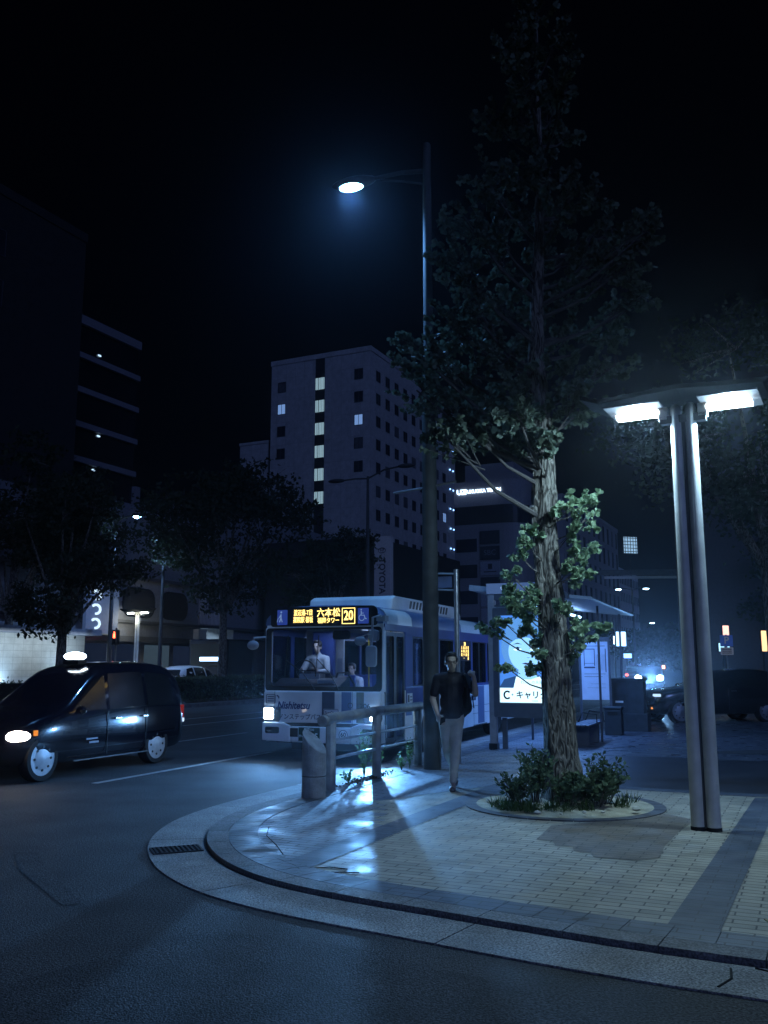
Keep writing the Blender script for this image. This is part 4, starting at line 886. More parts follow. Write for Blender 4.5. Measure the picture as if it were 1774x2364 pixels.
b = MB(); b.box(4.35, 4.65, -.05, .2, .4, 1.35); b.prism([(4.35, 1.35), (4.65, 1.35), (4.6, 1.52), (4.4, 1.55)], 'y', -.05, .2); b.tube([(4.55, -.05, 1.4), (4.6, 0.05, 1.62), (4.6, .25, 1.62), (4.5, .35, 1.4), (4.5, .36, .9)], .02, 8); b.build('fare_box', ind, bus)
b = MB(); b.prism(rrect(.26, 2.33, .36, .17, .05), 'x', F - .32, F - .28); b.build('inner_mirror', blk, bus)
b = MB(); b.box(-3.5, 3.2, -.06, .06, 2.485, 2.497); b.build('ceiling_light', glow('dim_tube', (.55, .7, 1.), .9), bus)
light('AREA', 'cabin_light', (.3, 0, 2.42), 60, (.42, .58, 1.), bus, shape='RECTANGLE', size=6.5, size_y=.5, aim=(0, 0, -1))
light('AREA', 'driver_light', (4.3, -.1, 2.44), 11, (.50, .66, 1.), bus, shape='RECTANGLE', size=.5, size_y=1.2, aim=(0, 0, -1))
drJ = dict(head=(0, -.04, .83), neck=(0, 0, .68), shL=(.19, .0, .60), shR=(-.19, .0, .60), elL=(.27, -.14, .36), wrL=(.17, -.38, .36), hnL=(.14, -.46, .38), elR=(-.27, -.14, .36), wrR=(-.17, -.38, .36), hnR=(-.14, -.46, .38),
           hpL=(.09, 0, .08), hpR=(-.09, 0, .08), knL=(.12, -.42, .10), knR=(-.12, -.42, .10), anL=(.12, -.5, -.28), anR=(-.12, -.5, -.28))
dp = Matrix.Translation((bc.x, bc.y, 0)) @ Matrix.Rotation(RZ + PI, 4, 'Z') @ Vector((4.03 * .972, -.66 * .972, 1.27 * .972))
person('bus driver in a white shirt seated at the wheel behind the windscreen', dp, RZ + PI + PI / 2, drJ, mat('white_shirt', (.42, .45, .48), .8), navy, bk, long=True, voxel=.013)
pp = Matrix.Translation((bc.x, bc.y, 0)) @ Matrix.Rotation(RZ + PI, 4, 'Z') @ Vector((2.0, -.75, .80))
person('passenger in a pale shirt seated in the bus behind the driver\'s partition', pp, RZ + PI + PI / 2, drJ, mat('pale_shirt', (.5, .53, .6), .8), navy, bk, long=False, voxel=.014)

# ================================================ SHELTER
alu = mat('shelter_metal', (.10, .11, .14), .4, .4, var=.15)
X0 = 18.92 * math.cos(RA) + 2.23 * math.sin(RA)
sh = thing('bus_shelter', 'bus shelter with a glowing poster of a woman\'s face and a thin canopy', 'bus shelter', (2.23, 18.92, SW), RZ)
b = MB(); b.box(-.07, .07, -.07, .07, 0, 3.12); b.build('post', mat('post_grey', (.24, .24, .27), .5, .2, var=.15), sh, bevel=.008)
b = MB(); b.box(-.085, .085, -.085, .085, -.01, .12); b.build('post_foot', blk, sh)
for x, y in ((.12, -.20), (.12, -1.42), (2.6, -.20), (6.2, -.20), (2.6, -1.75), (6.2, -1.75)): q_ = .045 if x < 1 else .024; b = MB(); b.box(x - q_, x + q_, y - q_, y + q_, 0, .62 if x < 1 else 3.0); b.build('leg' if x < 1 else 'column', alu, sh)
b = MB(); b.box(-.07, .07, -1.6, -.072, 3.0, 3.12); b.box(-.05, .05, -1.6, -.072, 2.86, 2.9); b.build('beam', alu, sh)
b = MB(); b.box(-.09, .05, -.98, .08, 3.14, 3.34); hb_ = b.build('name_board', glow('name_board_glow', (.10, .20, .48), .55), sh)
b = MB(); b.prism(rrect(-.32, 3.24, .2, .07, .03), 'x', -.094, -.091); b.build('board_mark', glow('board_mark_glow', (.30, .50, .9), .8), hb_)
# poster box
PY0 = -.74
b = MB(); b.ring(rrect(PY0, 1.74, 1.42, 2.20, .03), rrect(PY0, 1.80, 1.18, 1.76, .02), 'x', -.08, .10); b.box(.02, .1, PY0 - .6, PY0 + .6, .9, 2.7); pb = b.build('poster_case', alu, sh, bevel=.006)
def gl_(n, c, s): return glow('poster_' + n, c, s)
def flat(name, poly, x, m_): q = MB(); q.prism([(PY0 - a, z) for a, z in poly], 'x', x - .0015, x); return q.build(name, m_, pb)
def ovl(cx, cz, rx, rz_, n=28, a0=0, a1=2 * PI): return [(cx + rx * math.cos(a), cz + rz_ * math.sin(a)) for a in np.linspace(a0, a1, n, endpoint=a1 < 6.2)]
g1, g2, g3, g4, g5, g6 = gl_('blue', (.06, .22, .72), 1.25), gl_('hair', (.12, .36, .85), .95), gl_('face', (.26, .58, 1.), 1.45), gl_('line', (.01, .03, .12), .3), gl_('white', (.55, .85, 1.), 1.8), gl_('cheek', (.05, .16, .48), .5)
flat('poster_background', [(-.59, .93), (.59, .93), (.59, 2.68), (-.59, 2.68)], -.002, g1)
flat('poster_top', [(-.46, 2.3), (.5, 2.3), (.46, 2.62), (-.42, 2.62)], -.004, g2)
def flat_(name, poly, x, m_): return flat(name, [(q[0] - .15, q[1] + .03) for q in poly], x, m_)
flat_('hair', ovl(.10, 2.0, .50, .52, 30) , -.006, g2); flat_('hair', [(-.40, 2.0), (-.1, 2.0), (-.02, 1.45), (-.14, 1.50), (-.32, 1.68)], -.0075, g2)
flat_('shoulders', [(-.44, 1.22), (-.35, 1.36), (.0, 1.46), (.3, 1.46), (.59, 1.36), (.59, 1.18), (-.44, 1.18)], -.009, g6)
flat_('neck', [(-.04, 1.62), (.30, 1.62), (.34, 1.35), (.15, 1.26), (-.08, 1.35)], -.011, g3)
flat_('face', [(q[0] + .11, q[1]) for q in [(.36 * math.cos(a), 1.93 + (.36 if math.sin(a) > 0 else .42) * math.sin(a) * (1 if math.sin(a) > 0 else 1)) for a in np.linspace(0, 2 * PI, 34, endpoint=False)]], -.013, g3)
flat_('fringe', [(-.26, 2.05), (-.2, 2.3), (.1, 2.4), (.4, 2.32), (.5, 2.05), (.36, 2.16), (.12, 2.2), (-.1, 2.16)], -.015, g2)
for sx in (-.06, .28):
    flat_('brow', [(sx - .11, 2.055), (sx, 2.095), (sx + .1, 2.06), (sx, 2.072)], -.0165, g4); flat_('eye', ovl(sx, 1.965, .085, .034), -.0165, g5); flat_('iris', ovl(sx + .01, 1.965, .03, .03), -.018, g6)
    flat_('lash', [(sx - .10, 1.965), (sx, 2.016), (sx + .10, 1.97), (sx, 1.992)], -.0195, g4)
flat_('nose', [(.12, 1.80), (.16, 1.785), (.20, 1.80), (.16, 1.795)], -.0165, g4)
flat_('mouth', [(.02, 1.675), (.1, 1.695), (.15, 1.687), (.2, 1.695), (.28, 1.675), (.15, 1.645)], -.0165, gl_('lip', (.08, .10, .34), .45))
flat_('blouse', [(-.16, 1.19), (-.1, 1.42), (.05, 1.36), (.2, 1.36), (.38, 1.42), (.5, 1.19)], -.0165, g5)
flat('caption_band', [(-.59, .93), (.59, .93), (.59, 1.22), (-.59, 1.22)], -.019, g5)
b = MB(); b.tube([(-.021, PY0 + .44 - .065 * math.cos(a), 1.08 + .072 * math.sin(a)) for a in np.linspace(.75, 2 * PI - .75, 20)], .02, 6); b.build('logo_ring', g4, pb)
text('+', .09, (-.0215, PY0 + .335, 1.08), (0, -1, 0), (0, 0, 1), g6, 'logo_plus', pb, bold=.02)
text('キャリタス', .165, (-.0215, PY0 + .265, 1.075), (0, -1, 0), (0, 0, 1), g4, 'poster_lettering', pb, bold=.025, align='LEFT', sx=.98)
text('CAREER', .035, (-.0215, PY0 - .12, .965), (0, -1, 0), (0, 0, 1), g6, 'small_lettering', pb)
text('わたしの未来を', .075, (-.0215, PY0 - .1, 1.33), (0, -1, 0), (0, 0, 1), g3, 'poster_copy', pb, bold=.01)
light('AREA', 'poster_light', (-.14, PY0, 1.8), 9, (.22, .48, 1.), sh, shape='RECTANGLE', size=1.1, size_y=1.7, aim=(-1, 0, 0))
# canopy: thin wing, tilted up towards the road
b = MB(); b.prism([(.55, 3.24), (-2.0, 2.98), (-2.05, 3.0), (-2.0, 3.04), (.55, 3.36)], 'x', .25, 6.9); b.build('canopy', mat('canopy_grey', (.34, .37, .42), .45, .2, var=.08), sh)
b = MB(); b.tube([(1.2, -.7, 2.95), (3.6, -.7, 2.95)], .03, 8); b.tube([(4.2, -.7, 2.95), (6.4, -.7, 2.95)], .03, 8); b.build('shelter_tube', glow('shelter_tube', (.35, .6, 1.), 9), sh)
light('AREA', 'shelter_light', (3.8, -.7, 2.88), 150, (.12, .34, 1.), sh, shape='RECTANGLE', size=5, size_y=.3, spread=rad(170), aim=(0, 0, -1))
light('AREA', 'shelter_uplight', (3.8, -.7, 2.80), 22, (.25, .5, 1.), sh, shape='RECTANGLE', size=5, size_y=.3, spread=rad(170), aim=(0, 0, 1))
t = thing('bench', 'slatted bench with thin hoop armrests inside the bus shelter', 'bench', (4.45, 20.3, SW), RZ)
b = MB()
for i in range(4): b.box(-1.1, 1.1, -.2 + i * .105, -.11 + i * .105, .41, .45)
b.build('seat', alu, t, bevel=.004)
for x in (-.75, .5): b = MB(); b.box(x - .06, x + .06, -.14, .16, 0, .41); b.build('leg', alu, t)
for x in (-.1, .8): b = MB(); b.tube([(x, -.2, .45), (x, -.2, .62), (x, .1, .66), (x, .2, .45)], .014, 6); b.build('armrest', blk, t, smooth=True)
# timetable panel
t = thing('timetable_board', 'pale bus timetable board on two posts at the far end of the shelter', 'notice board', (5.45, 23.9, SW), RZ + rad(6))
for y in (.36, -.38): b = MB(); b.box(-.03, .03, y - .03, y + .03, 0, 2.36); b.build('post', alu, t)
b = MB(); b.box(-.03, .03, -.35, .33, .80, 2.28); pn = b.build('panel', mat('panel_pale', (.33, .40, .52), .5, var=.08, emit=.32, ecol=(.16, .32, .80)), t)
b = MB()
for (y0, y1, z0, z1_) in ((-.28, .26, 2.16, 2.175), (-.02, .26, 2.08, 2.1), (-.02, .26, 1.72, 1.73), (-.3, -.28, 1.5, 2.1), (-.02, 0, 1.66, 2.1), (.24, .26, 1.66, 2.1), (-.02, .26, 1.60, 1.64), (-.28, .26, 1.45, 1.46), (-.2, .26, 1.38, 1.39), (-.28, .1, 1.2, 1.205), (-.28, .2, 1.1, 1.105)):
    b.box(-.034, -.031, y0, y1, z0, z1_)
for i in range(9): b.box(-.034, -.031, -.30 + i * .03, -.296 + i * .03, 1.55, 1.95)
b.build('table_rules', mat('rule_ink', (.05, .07, .14), .6), pn)
b = MB(); b.box(-.05, .05, -.4, .4, 2.3, 2.4); b.build('cap', alu, t)
t = thing('utility_cabinet', 'dark green-grey utility cabinet with a small white plate beside the timetable board', 'cabinet', (6.38, 24.2, SW), RZ)
gm = mat('cabinet_paint', (.035, .045, .055), .5, .2, var=.2)
b = MB(); b.box(-.3, .3, -.42, .42, .06, 1.28); b.build('body', gm, t, bevel=.015)
b = MB(); b.box(-.36, .36, -.5, .5, -.02, .45); b.build('plinth', gm, t, bevel=.01)
b = MB(); b.box(-.34, .34, -.46, .46, 1.28, 1.34); b.build('lid', gm, t, bevel=.01)
b = MB(); b.box(-.305, -.301, .1, .3, .72, .77); b.build('plate', white, t)
b = MB(); b.box(-.304, -.301, -.004, .004, .5, 1.25); b.box(-.32, -.302, .03, .05, .8, .92); b.build('door_seam', blk, t)
t = thing('litter_bin', 'low dark litter bin standing left of the utility cabinet', 'litter bin', (5.62, 22.75, SW), RZ)
b = MB(); b.box(-.2, .2, -.2, .2, 0, .62); b.build('body', gm, t, bevel=.02)
b = MB(); b.box(-.22, .22, -.22, .22, .62, .68); b.build('lid', gm, t, bevel=.02); b = MB(); b.box(-.205, -.2, -.12, .12, .48, .56); b.build('slot', blk, t)
t = thing('stop_pole', 'thin pale bus stop pole with a framed head, rising behind the walking man', 'bus stop pole', (1.28, 16.1, SW), RZ)
b = MB(); b.tube([(0, 0, 0), (0, 0, 3.35)], .045, 14); b.build('pole', rail, t, smooth=True)
b = MB()
for z in (2.98, 3.27): b.tube([(0, 0, z), (-.02, .42, z + .02)], .018, 8)
b.tube([(-.02, .42, 2.9), (-.02, .42, 3.35)], .018, 8); b.build('bracket', rail, t)
b = MB(); b.box(-.012, .012, .08, .36, 3.03, 3.23); b.build('head_plate', mat('head_plate', (.12, .16, .28), .4), t)

# ================================================ CARS
def tyre(t, x, y, r, s, w=.2, rimm=None, holes=8):
    b = MB(); y0, y1 = (y - w, y) if s > 0 else (y, y + w)
    b.lathe([(r * .72, y0), (r * .95, y0), (r, y0 + .03), (r, y1 - .03), (r * .95, y1), (r * .74, y1)], 30, (x, 0, r), 'y', caps=False); o = b.build('wheel', rubber, t, smooth=True)
    b = MB(); b.lathe([(r * .75, y - s * .004), (r * .72, y - s * .02), (r * .62, y - s * .008), (r * .3, y + s * .004), (r * .12, y + s * .012), (.02, y + s * .014)], 30, (x, 0, r), 'y'); b.build('rim', rimm or chrome, o, smooth=True)
    b = MB()
    for k in range(holes):
        a = 2 * PI * k / holes; b.lathe([(r * .06, y - s * .01), (r * .06, y + s * .006)], 8, (x + r * .5 * math.cos(a), 0, r + r * .5 * math.sin(a)), 'y')
    b.build('rim_holes', blk, o) if holes > 7 else None
def car(t, st, paint, wheels, r, wins, wind, rear, tint, rimm=None, both=False, holes=8):
    """st: stations front to back (x, zb, zbelt, ztop, wb, wt)"""
    b = MB(); vs = []; fs = []; NN = 0
    for (x, zb, zm, zt, wb, wt) in st:
        half = [(0, zb), (wb * .86, zb), (wb * .97, zb + .10), (wb, (zb + zm) * .5), (wb * .985, zm), (wb + (wt - wb) * .5, zm + (zt - zm) * .5), (wt, zt - .05), (wt * .86, zt - .005), (0, zt + .01)]
        R_ = half + [(-y, z) for y, z in half[-2:0:-1]]; NN = len(R_); vs += [(x, y, z) for y, z in R_]
    for i in range(len(st) - 1):
        for k in range(NN): fs.append((i * NN + k, i * NN + (k + 1) % NN, (i + 1) * NN + (k + 1) % NN, (i + 1) * NN + k))
    fs += [tuple(range(NN)), tuple(range((len(st) - 1) * NN, len(st) * NN))]
    o = b.add(vs, fs).build('body', paint, t)
    # wheel arches cut out for real
    c = MB()
    for x in wheels:
        for s in (-1, 1): c.lathe([(r * 1.16, s * .48), (r * 1.16, s * 1.3)], 28, (x, 0, r), 'y')
    c = c.build('cutter', blk)
    sb = o.modifiers.new('s', 'SUBSURF'); sb.levels = sb.render_levels = 1
    m_ = o.modifiers.new('b', 'BOOLEAN'); m_.object = c; m_.operation = 'DIFFERENCE'; m_.solver = 'EXACT'
    dg = bpy.context.evaluated_depsgraph_get(); me = bpy.data.meshes.new_from_object(o.evaluated_get(dg)); o.modifiers.clear(); o.data = me; bpy.data.objects.remove(c)
    me.polygons.foreach_set('use_smooth', [True] * len(me.polygons)); me.set_sharp_from_angle(angle=rad(35)); me.name = 'body'
    W_ = max(q[4] for q in st)
    for x in wheels:
        for s in (-1, 1): tyre(t, x, s * (W_ - .015), r, s, rimm=rimm, holes=holes)
    def yat(x, z):
        for p, q in zip(st, st[1:]):
            if q[0] <= x <= p[0]:
                u = (p[0] - x) / max(p[0] - q[0], 1e-6); zm, zt, wb, wt = [p[j] + (q[j] - p[j]) * u for j in (2, 3, 4, 5)]
                return wb * .985 + (wt - wb * .985) * min(1, max(0, (z - zm) / max(zt - .05 - zm, .01)))
        return st[0][4]
    for pts in wins:
        for s in ((-1, 1) if both else (1, -1)):
            c3 = sum(p[0] for p in pts) / len(pts)
            q = MB(); vs = [(x, s * (yat(x, z) + .012), z) for x, z in pts] + [(x, s * (yat(x, z) - .01), z) for x, z in pts]; n = len(pts)
            q.add(vs, [tuple(range(n)), tuple(range(n, 2 * n))] + [(i, (i + 1) % n, n + (i + 1) % n, n + i) for i in range(n)]); q.build('side_window', tint, t)
    for nm, pts in (('windscreen', wind), ('rear_window', rear)):
        if pts:
            (x0, z0, w0), (x1, z1_, w1) = pts; d = .02 if nm == 'windscreen' else -.02
            q = MB(); q.add([(x0 + d, -w0, z0 + .01), (x0 + d, w0, z0 + .01), (x1 + d, w1, z1_ + .01), (x1 + d, -w1, z1_ + .01), (x0, -w0, z0 - .015), (x0, w0, z0 - .015), (x1, w1, z1_ - .015), (x1, -w1, z1_ - .015)], [(0, 1, 2, 3), (7, 6, 5, 4), (0, 4, 5, 1), (1, 5, 6, 2), (2, 6, 7, 3), (3, 7, 4, 0)]); q.build(nm, tint, t)
    return o
navyp = mat('taxi_paint', (.006, .007, .016), .16, .2, var=.1, coat=.8); tint = mat('tinted_glass', (.006, .007, .009), .22, 0, var=0, spec=.8)
hub = mat('hubcap_silver', (.52, .54, .58), .4, .2, var=.12, scale=12)
tm = Vector((-4.62, 15.9, 0)) * .971; tcn = tm + LV * .82
taxi = thing('taxi', 'dark navy minicab taxi with a glowing white roof sign, driving along the nearest open lane', 'taxi', (tcn.x, tcn.y, 0), RZ + PI, scale=.971)
TS = [(2.24, .34, .58, .64, .60, .45), (2.14, .24, .76, .88, .81, .66), (1.75, .20, .90, 1.01, .85, .73), (1.25, .19, .96, 1.10, .85, .76), (1.02, .19, .95, 1.16, .85, .72), (.45, .19, .97, 1.62, .85, .66), (.1, .19, .98, 1.77, .85, .65), (-.6, .19, .99, 1.83, .85, .65), (-1.3, .19, 1.0, 1.83, .85, .65), (-1.85, .20, 1.0, 1.76, .845, .65), (-2.1, .24, .99, 1.55, .83, .68), (-2.22, .32, .95, 1.12, .79, .72)]
WX = (1.62, -1.28)
car(taxi, TS, navyp, WX, .345, [[(1.0, 1.02), (.18, 1.03), (.12, 1.60), (.42, 1.50)], [(.08, 1.03), (-.88, 1.04), (-.90, 1.65), (.02, 1.62)], [(-.98, 1.04), (-1.80, 1.06), (-1.72, 1.58), (-1.0, 1.65)]],
    ((1.02, 1.12, .68), (.42, 1.55, .58)), ((-2.1, 1.12, .64), (-1.9, 1.58, .56)), tint, hub, holes=8)
b = MB(); b.ell((.05, 0, 1.915), (.12, .23, .078), 18); b.build('roof_sign', glow('taxi_sign_glow', (.72, .86, 1.), 12), taxi, smooth=True)
b = MB(); b.box(-.06, .16, -.16, .16, 1.78, 1.86); b.build('sign_base', blk, taxi)
for s in (-1, 1):
    b = MB(); b.ell((2.0, s * .70, .70), (.24, .14, .095), 14); b.build('headlight', glow('taxi_headlight', (1., .86, .70), 22), taxi, smooth=True)
    b = MB(); b.box(1.78, 1.84, s * .835 - .02, s * .835 + .02, .70, .78); b.build('turn_signal', glow('amber_dim', (1., .32, .05), .8), taxi)
    b = MB(); b.box(-2.14, -2.02, s * .80 - .03, s * .80 + .015, .78, 1.02); tl = b.build('tail_lamp', mat('red_lens', (.25, .01, .01), .2, emit=.12, ecol=(1, .05, .03)), taxi, bevel=.01)
    b = MB(); b.box(-2.16, -2.06, s * .79 - .03, s * .79 + .02, .70, .77); b.build('reverse_lamp', glow('pale_lamp', (.6, .75, 1.), 1.2), taxi)
    b = MB(); b.ell((.98, s * .98, 1.05), (.06, .10, .07), 12); b.tube([(.95, s * .85, 1.0), (.97, s * .93, 1.03)], .02, 6); b.build('door_mirror', navyp, taxi, smooth=True)
b = MB(); b.box(.4, .68, .858, .866, .56, .585); b.box(.38, .6, .858, .866, .50, .53); b.build('door_lettering_band', mat('decal', (.4, .45, .55), .5), taxi)
b = MB(); b.box(-1.0, .95, .84, .862, .24, .262); b.build('sill_trim', chrome, taxi)
for x in (.14, -.92): b = MB(); b.box(x, x + .006, .845, .857, .30, 1.0); b.build('door_gap', blk, taxi)
for x in (-.02, -.78): b = MB(); b.box(x - .16, x, .862, .885, .86, .885); b.build('door_handle', chrome, taxi, bevel=.004)
b = MB(); b.box(.86, .88, .30, .44, 1.20, 1.24); b.build('meter_display', glow('red_meter', (1., .08, .04), 3), taxi)
b = MB(); b.box(2.13, 2.17, -.5, .5, .38, .55); b.build('grille', blk, taxi)
light('SPOT', 'taxi_beam', (2.35, .6, .68), 60, (.4, .62, 1.), taxi, spot_size=rad(100), spot_blend=.8, shadow_soft_size=.04, aim=(1, 0, -.12))
# dark SUV parked on the right
suvp = mat('suv_paint', (.012, .014, .02), .2, .2, var=.1, coat=.6); alloy = mat('alloy', (.30, .32, .36), .35, .7)
hv = Vector((-.985, -.17, 0)).normalized()
SS2 = [(2.35, .40, .64, .74, .62, .5), (2.22, .28, .80, .90, .84, .68), (1.7, .24, .92, 1.00, .91, .78), (.95, .24, .98, 1.06, .92, .80), (.62, .24, 1.0, 1.14, .92, .78), (-.15, .25, 1.02, 1.52, .92, .68), (-.6, .25, 1.04, 1.62, .92, .66), (-1.4, .25, 1.06, 1.62, .92, .66), (-2.0, .27, 1.06, 1.48, .91, .68), (-2.25, .34, 1.03, 1.15, .86, .72)]
SW2 = [[(.58, 1.05), (-.25, 1.06), (-.25, 1.50), (-.08, 1.46)], [(-.35, 1.07), (-1.15, 1.09), (-1.15, 1.53), (-.35, 1.53)], [(-1.25, 1.10), (-1.85, 1.12), (-1.65, 1.46), (-1.25, 1.53)]]; a_ = math.atan2(hv.y, hv.x)
SS = [(2.35, .42, .66, .78, .62, .5), (2.22, .30, .82, .92, .84, .68), (1.7, .26, .98, 1.06, .91, .78), (1.05, .25, 1.04, 1.14, .92, .80), (.8, .25, 1.05, 1.24, .92, .78), (.15, .25, 1.06, 1.62, .92, .68), (-.3, .25, 1.07, 1.72, .92, .66), (-1.3, .25, 1.08, 1.72, .92, .66), (-2.0, .27, 1.08, 1.55, .91, .68), (-2.25, .34, 1.05, 1.2, .86, .72)]
SW_ = [[(.78, 1.10), (.0, 1.11), (.0, 1.60), (.2, 1.56)], [(-.1, 1.12), (-1.0, 1.13), (-1.0, 1.62), (-.1, 1.62)], [(-1.1, 1.14), (-1.85, 1.16), (-1.6, 1.55), (-1.1, 1.62)]]
sc_ = Vector((8.75, 27.4, 0)) - hv * 1.45 + Vector((-hv.y, hv.x, 0)) * -.90
suv = thing('parked_suv', 'dark parked SUV with a lit front indicator behind the twin lamp post', 'car', (sc_.x, sc_.y, 0), a_)
car(suv, SS2, suvp, (1.45, -1.35), .37, SW2, ((.62, 1.12, .74), (-.15, 1.48, .62)), ((-2.2, 1.24, .68), (-1.98, 1.5, .6)), tint, alloy, holes=10)
for s in (-1, 1):
    b = MB(); b.box(2.02, 2.20, s * .74 - .1, s * .74 + .1, .80, .88); b.build('headlight', glow('cool_lens', (.55, .75, 1.), 1.2), suv, bevel=.02)
    b = MB(); b.box(2.22, 2.28, s * .62 - .1, s * .62 + .1, .44, .50); b.build('indicator', glow('amber_low', (1., .34, .08), 1.0), suv)
    b = MB(); b.ell((.52, s * 1.04, 1.08), (.07, .11, .08), 12); b.build('door_mirror', suvp, suv, smooth=True)
    b = MB(); b.box(-2.2, -2.0, s * .84 - .05, s * .84 + .03, .9, 1.1); b.build('tail_lamp', mat('suv_lens', (.05, .004, .004), .4), suv)
b = MB(); b.box(-.1, -.094, .90, .927, .4, 1.05); b.box(-.35, -.18, .92, .94, .95, .975); b.build('door_trim', chrome, suv)
# oncoming van with blazing headlights, two cars behind
def far_car(x, y, az, label, paint, hlp, bulb, name='oncoming_car', S_=SS, red=False):
    t = thing(name, label, 'car', (x, y, 0), az); car(t, S_, paint, (1.45, -1.35), .37, SW_, ((.8, 1.22, .74), (.14, 1.58, .62)), ((-2.2, 1.24, .68), (-1.98, 1.5, .6)), tint, alloy, holes=6)
    for s in (-1, 1):
        b = MB(); b.ell((2.3 if not red else -2.22, s * .66, .95 if not red else .95), (.15, .20, .16) if not red else (.08, .13, .11), 12); b.build('headlight' if not red else 'tail_lamp', bulb, t, smooth=True)
    if hlp: light('SPOT', 'car_beam', (2.5, 0, .9), hlp, (.20, .48, 1.), t, spot_size=rad(60), spot_blend=.9, shadow_soft_size=.5, aim=(1, 0, -.04))
    return t
silver = mat('silver_paint', (.30, .32, .36), .3, .5, coat=.5)
hot = glow('hot_headlight', (.40, .72, 1.), 120)
far_car(17.4, 60.5, PI * 1.5 - .30, 'oncoming car with two dazzling blue-white headlights beyond the utility cabinet', suvp, 7000, hot)
far_car(16.5, 86, PI * 1.5 - .25, 'small distant car with dim white headlights left of the dazzling oncoming car', suvp, 0, glow('dim_headlight', (.5, .7, 1.), 9), 'distant_car')
far_car(21.8, 80, PI / 2 - .3, 'distant car with red tail lamps right of the dazzling oncoming car', silver, 0, glow('red_tail', (1, .1, .05), 4), 'distant_car', red=True)
# far traffic beyond the median
v = road(40.5, 27.0); far_car(v[0], v[1], RZ, 'white car with a red tail lamp standing beyond the hedge', white, 0, glow('red_tail', (1, .1, .05), 4), 'white_car', red=True)
v = road(46, 26.8)
t = thing('dark_coach', 'dark coach with a lit rear destination strip and orange tail lamps beyond the hedge', 'bus', v, RZ)
b = MB(); b.box(-4.5, 4.5, -1.2, 1.2, .35, 3.1); b.build('body', mat('coach_paint', (.02, .022, .035), .25, coat=.5), t, bevel=.1)
b = MB(); b.box(-4.52, -4.505, -1.0, 1.0, 1.65, 2.85); b.build('rear_window', tint, t); b = MB(); b.box(-4.54, -4.522, -.85, .45, 1.95, 2.15); b.build('destination_strip', glow('strip_glow', (.45, .7, 1.), 6), t)
for y, z in ((-.95, 1.05), (.95, 1.05)): b = MB(); b.box(-4.54, -4.505, y - .14, y + .14, z - .08, z + .10); b.build('tail_lamp', glow('orange_tail', (1., .28, .08), 6), t)
b = MB(); b.box(-4.54, -4.505, .1, .4, 1.45, 1.53); b.build('marker_lamp', glow('orange_dim', (1., .3, .12), 3), t)
for x in (-2.8, 2.8):
    for s in (-1, 1): tyre(t, x, s * 1.19, .48, s, .28, holes=8)

# ================================================ TREES BEYOND
leaf_d = leafmat('dark_leaf', (.030, .045, .022)); leaf_z = leafmat('zelkova_leaf', (.035, .05, .028))
def tree(x, y, h0, tr, blobs, n, ls, label, seed, lm=leaf_d, group='street trees'):
    t = thing('street_tree', label, 'tree', (x, y, .1), 0, group); rn = random.Random(seed); b = MB()
    cz = max(q[2] for q in blobs); b.tube([(0, 0, -.1), (.05, 0, h0 * .5), (0, .1, h0), (.1, .1, (h0 + cz) / 2)], [tr * 1.25, tr, tr * .8, tr * .4], 12)
    P = []; tot = sum(q[3] ** 2 for q in blobs)
    for (bx, by, bz, r) in blobs:
        b.tube([(0, .05, h0 * .9), (bx * .5, by * .5, (h0 + bz) / 2), (bx, by, bz)], [tr * .42, tr * .25, .02], 7)
        for _ in range(6):
            u = Vector((rn.gauss(0, 1), rn.gauss(0, 1), rn.gauss(0, .7))).normalized() * r; b.tube([(bx * .7, by * .7, bz - .2), (bx + u.x * .9, by + u.y * .9, bz + u.z * .7)], [.035, .006], 5, cap=False)
        k = int(n * r * r / tot); m_ = max(1, k // 22)
        for _ in range(m_):
            u = Vector((rn.gauss(0, 1), rn.gauss(0, 1), rn.gauss(0, .8))).normalized() * r * rn.uniform(.45, 1.12); c = Vector((bx, by, bz)) + Vector((u.x, u.y, u.z * .72))
            for _ in range(22): P.append((c.x + rn.gauss(0, r * .16), c.y + rn.gauss(0, r * .16), c.z + rn.gauss(0, r * .07)))
    b.build('trunk', bark, t, smooth=True); scatter('crown', P, rng.uniform(ls * .6, ls * 1.2, len(P)), lm, t, up=.0); return t
def blobs(w, z0, z1, n, seed, d=None):
    rn = random.Random(seed); o = []
    for _ in range(n):
        a = rn.random() * 6.3; q = rn.random() ** .5; z = rn.random(); k = math.sin(PI * (.15 + .8 * z)) ** .6
        o.append((w * .78 * k * q * math.cos(a), (d or w) * .78 * k * q * math.sin(a), z0 + (z1 - z0) * (.12 + .76 * z), w * rn.uniform(.26, .38)))
    return o
v = road(36.8, 23.0); tree(v[0], v[1], 4.3, .2, [(q[0] + .6, q[1], q[2], q[3]) for q in blobs(5.1, 4.4, 11.0, 16, 3)], 15000, .24, 'broad dark street tree left of the bus, its trunk rising from the hedge', 1)
v = road(26.1, 23.0); tree(v[0], v[1], 2.9, .19, blobs(3.4, 2.9, 8.6, 13, 5), 13000, .19, 'street tree behind the taxi roof with a few leaves catching light, at the far left', 2, leaf_z)
v = road(33.5, 30.8); tree(v[0] - 1.5, v[1], 4.0, .22, blobs(5.0, 5.5, 12.5, 14, 8), 12000, .26, 'tallest dark street tree in front of the dark tower, behind the median', 3)
v = road(49.0, 23.0); tree(v[0], v[1], 4.5, .2, blobs(4.0, 4.5, 10.2, 12, 9), 9000, .24, 'dark street tree further along the median, behind the broad one', 4)
tree(9.6, 22.5, 4.2, .25, [(q[0] + .8, q[1], q[2], q[3]) for q in blobs(4.6, 4.4, 11.2, 18, 11)], 24000, .17, 'big dark street tree behind the twin lamp post', 5, leaf_z)
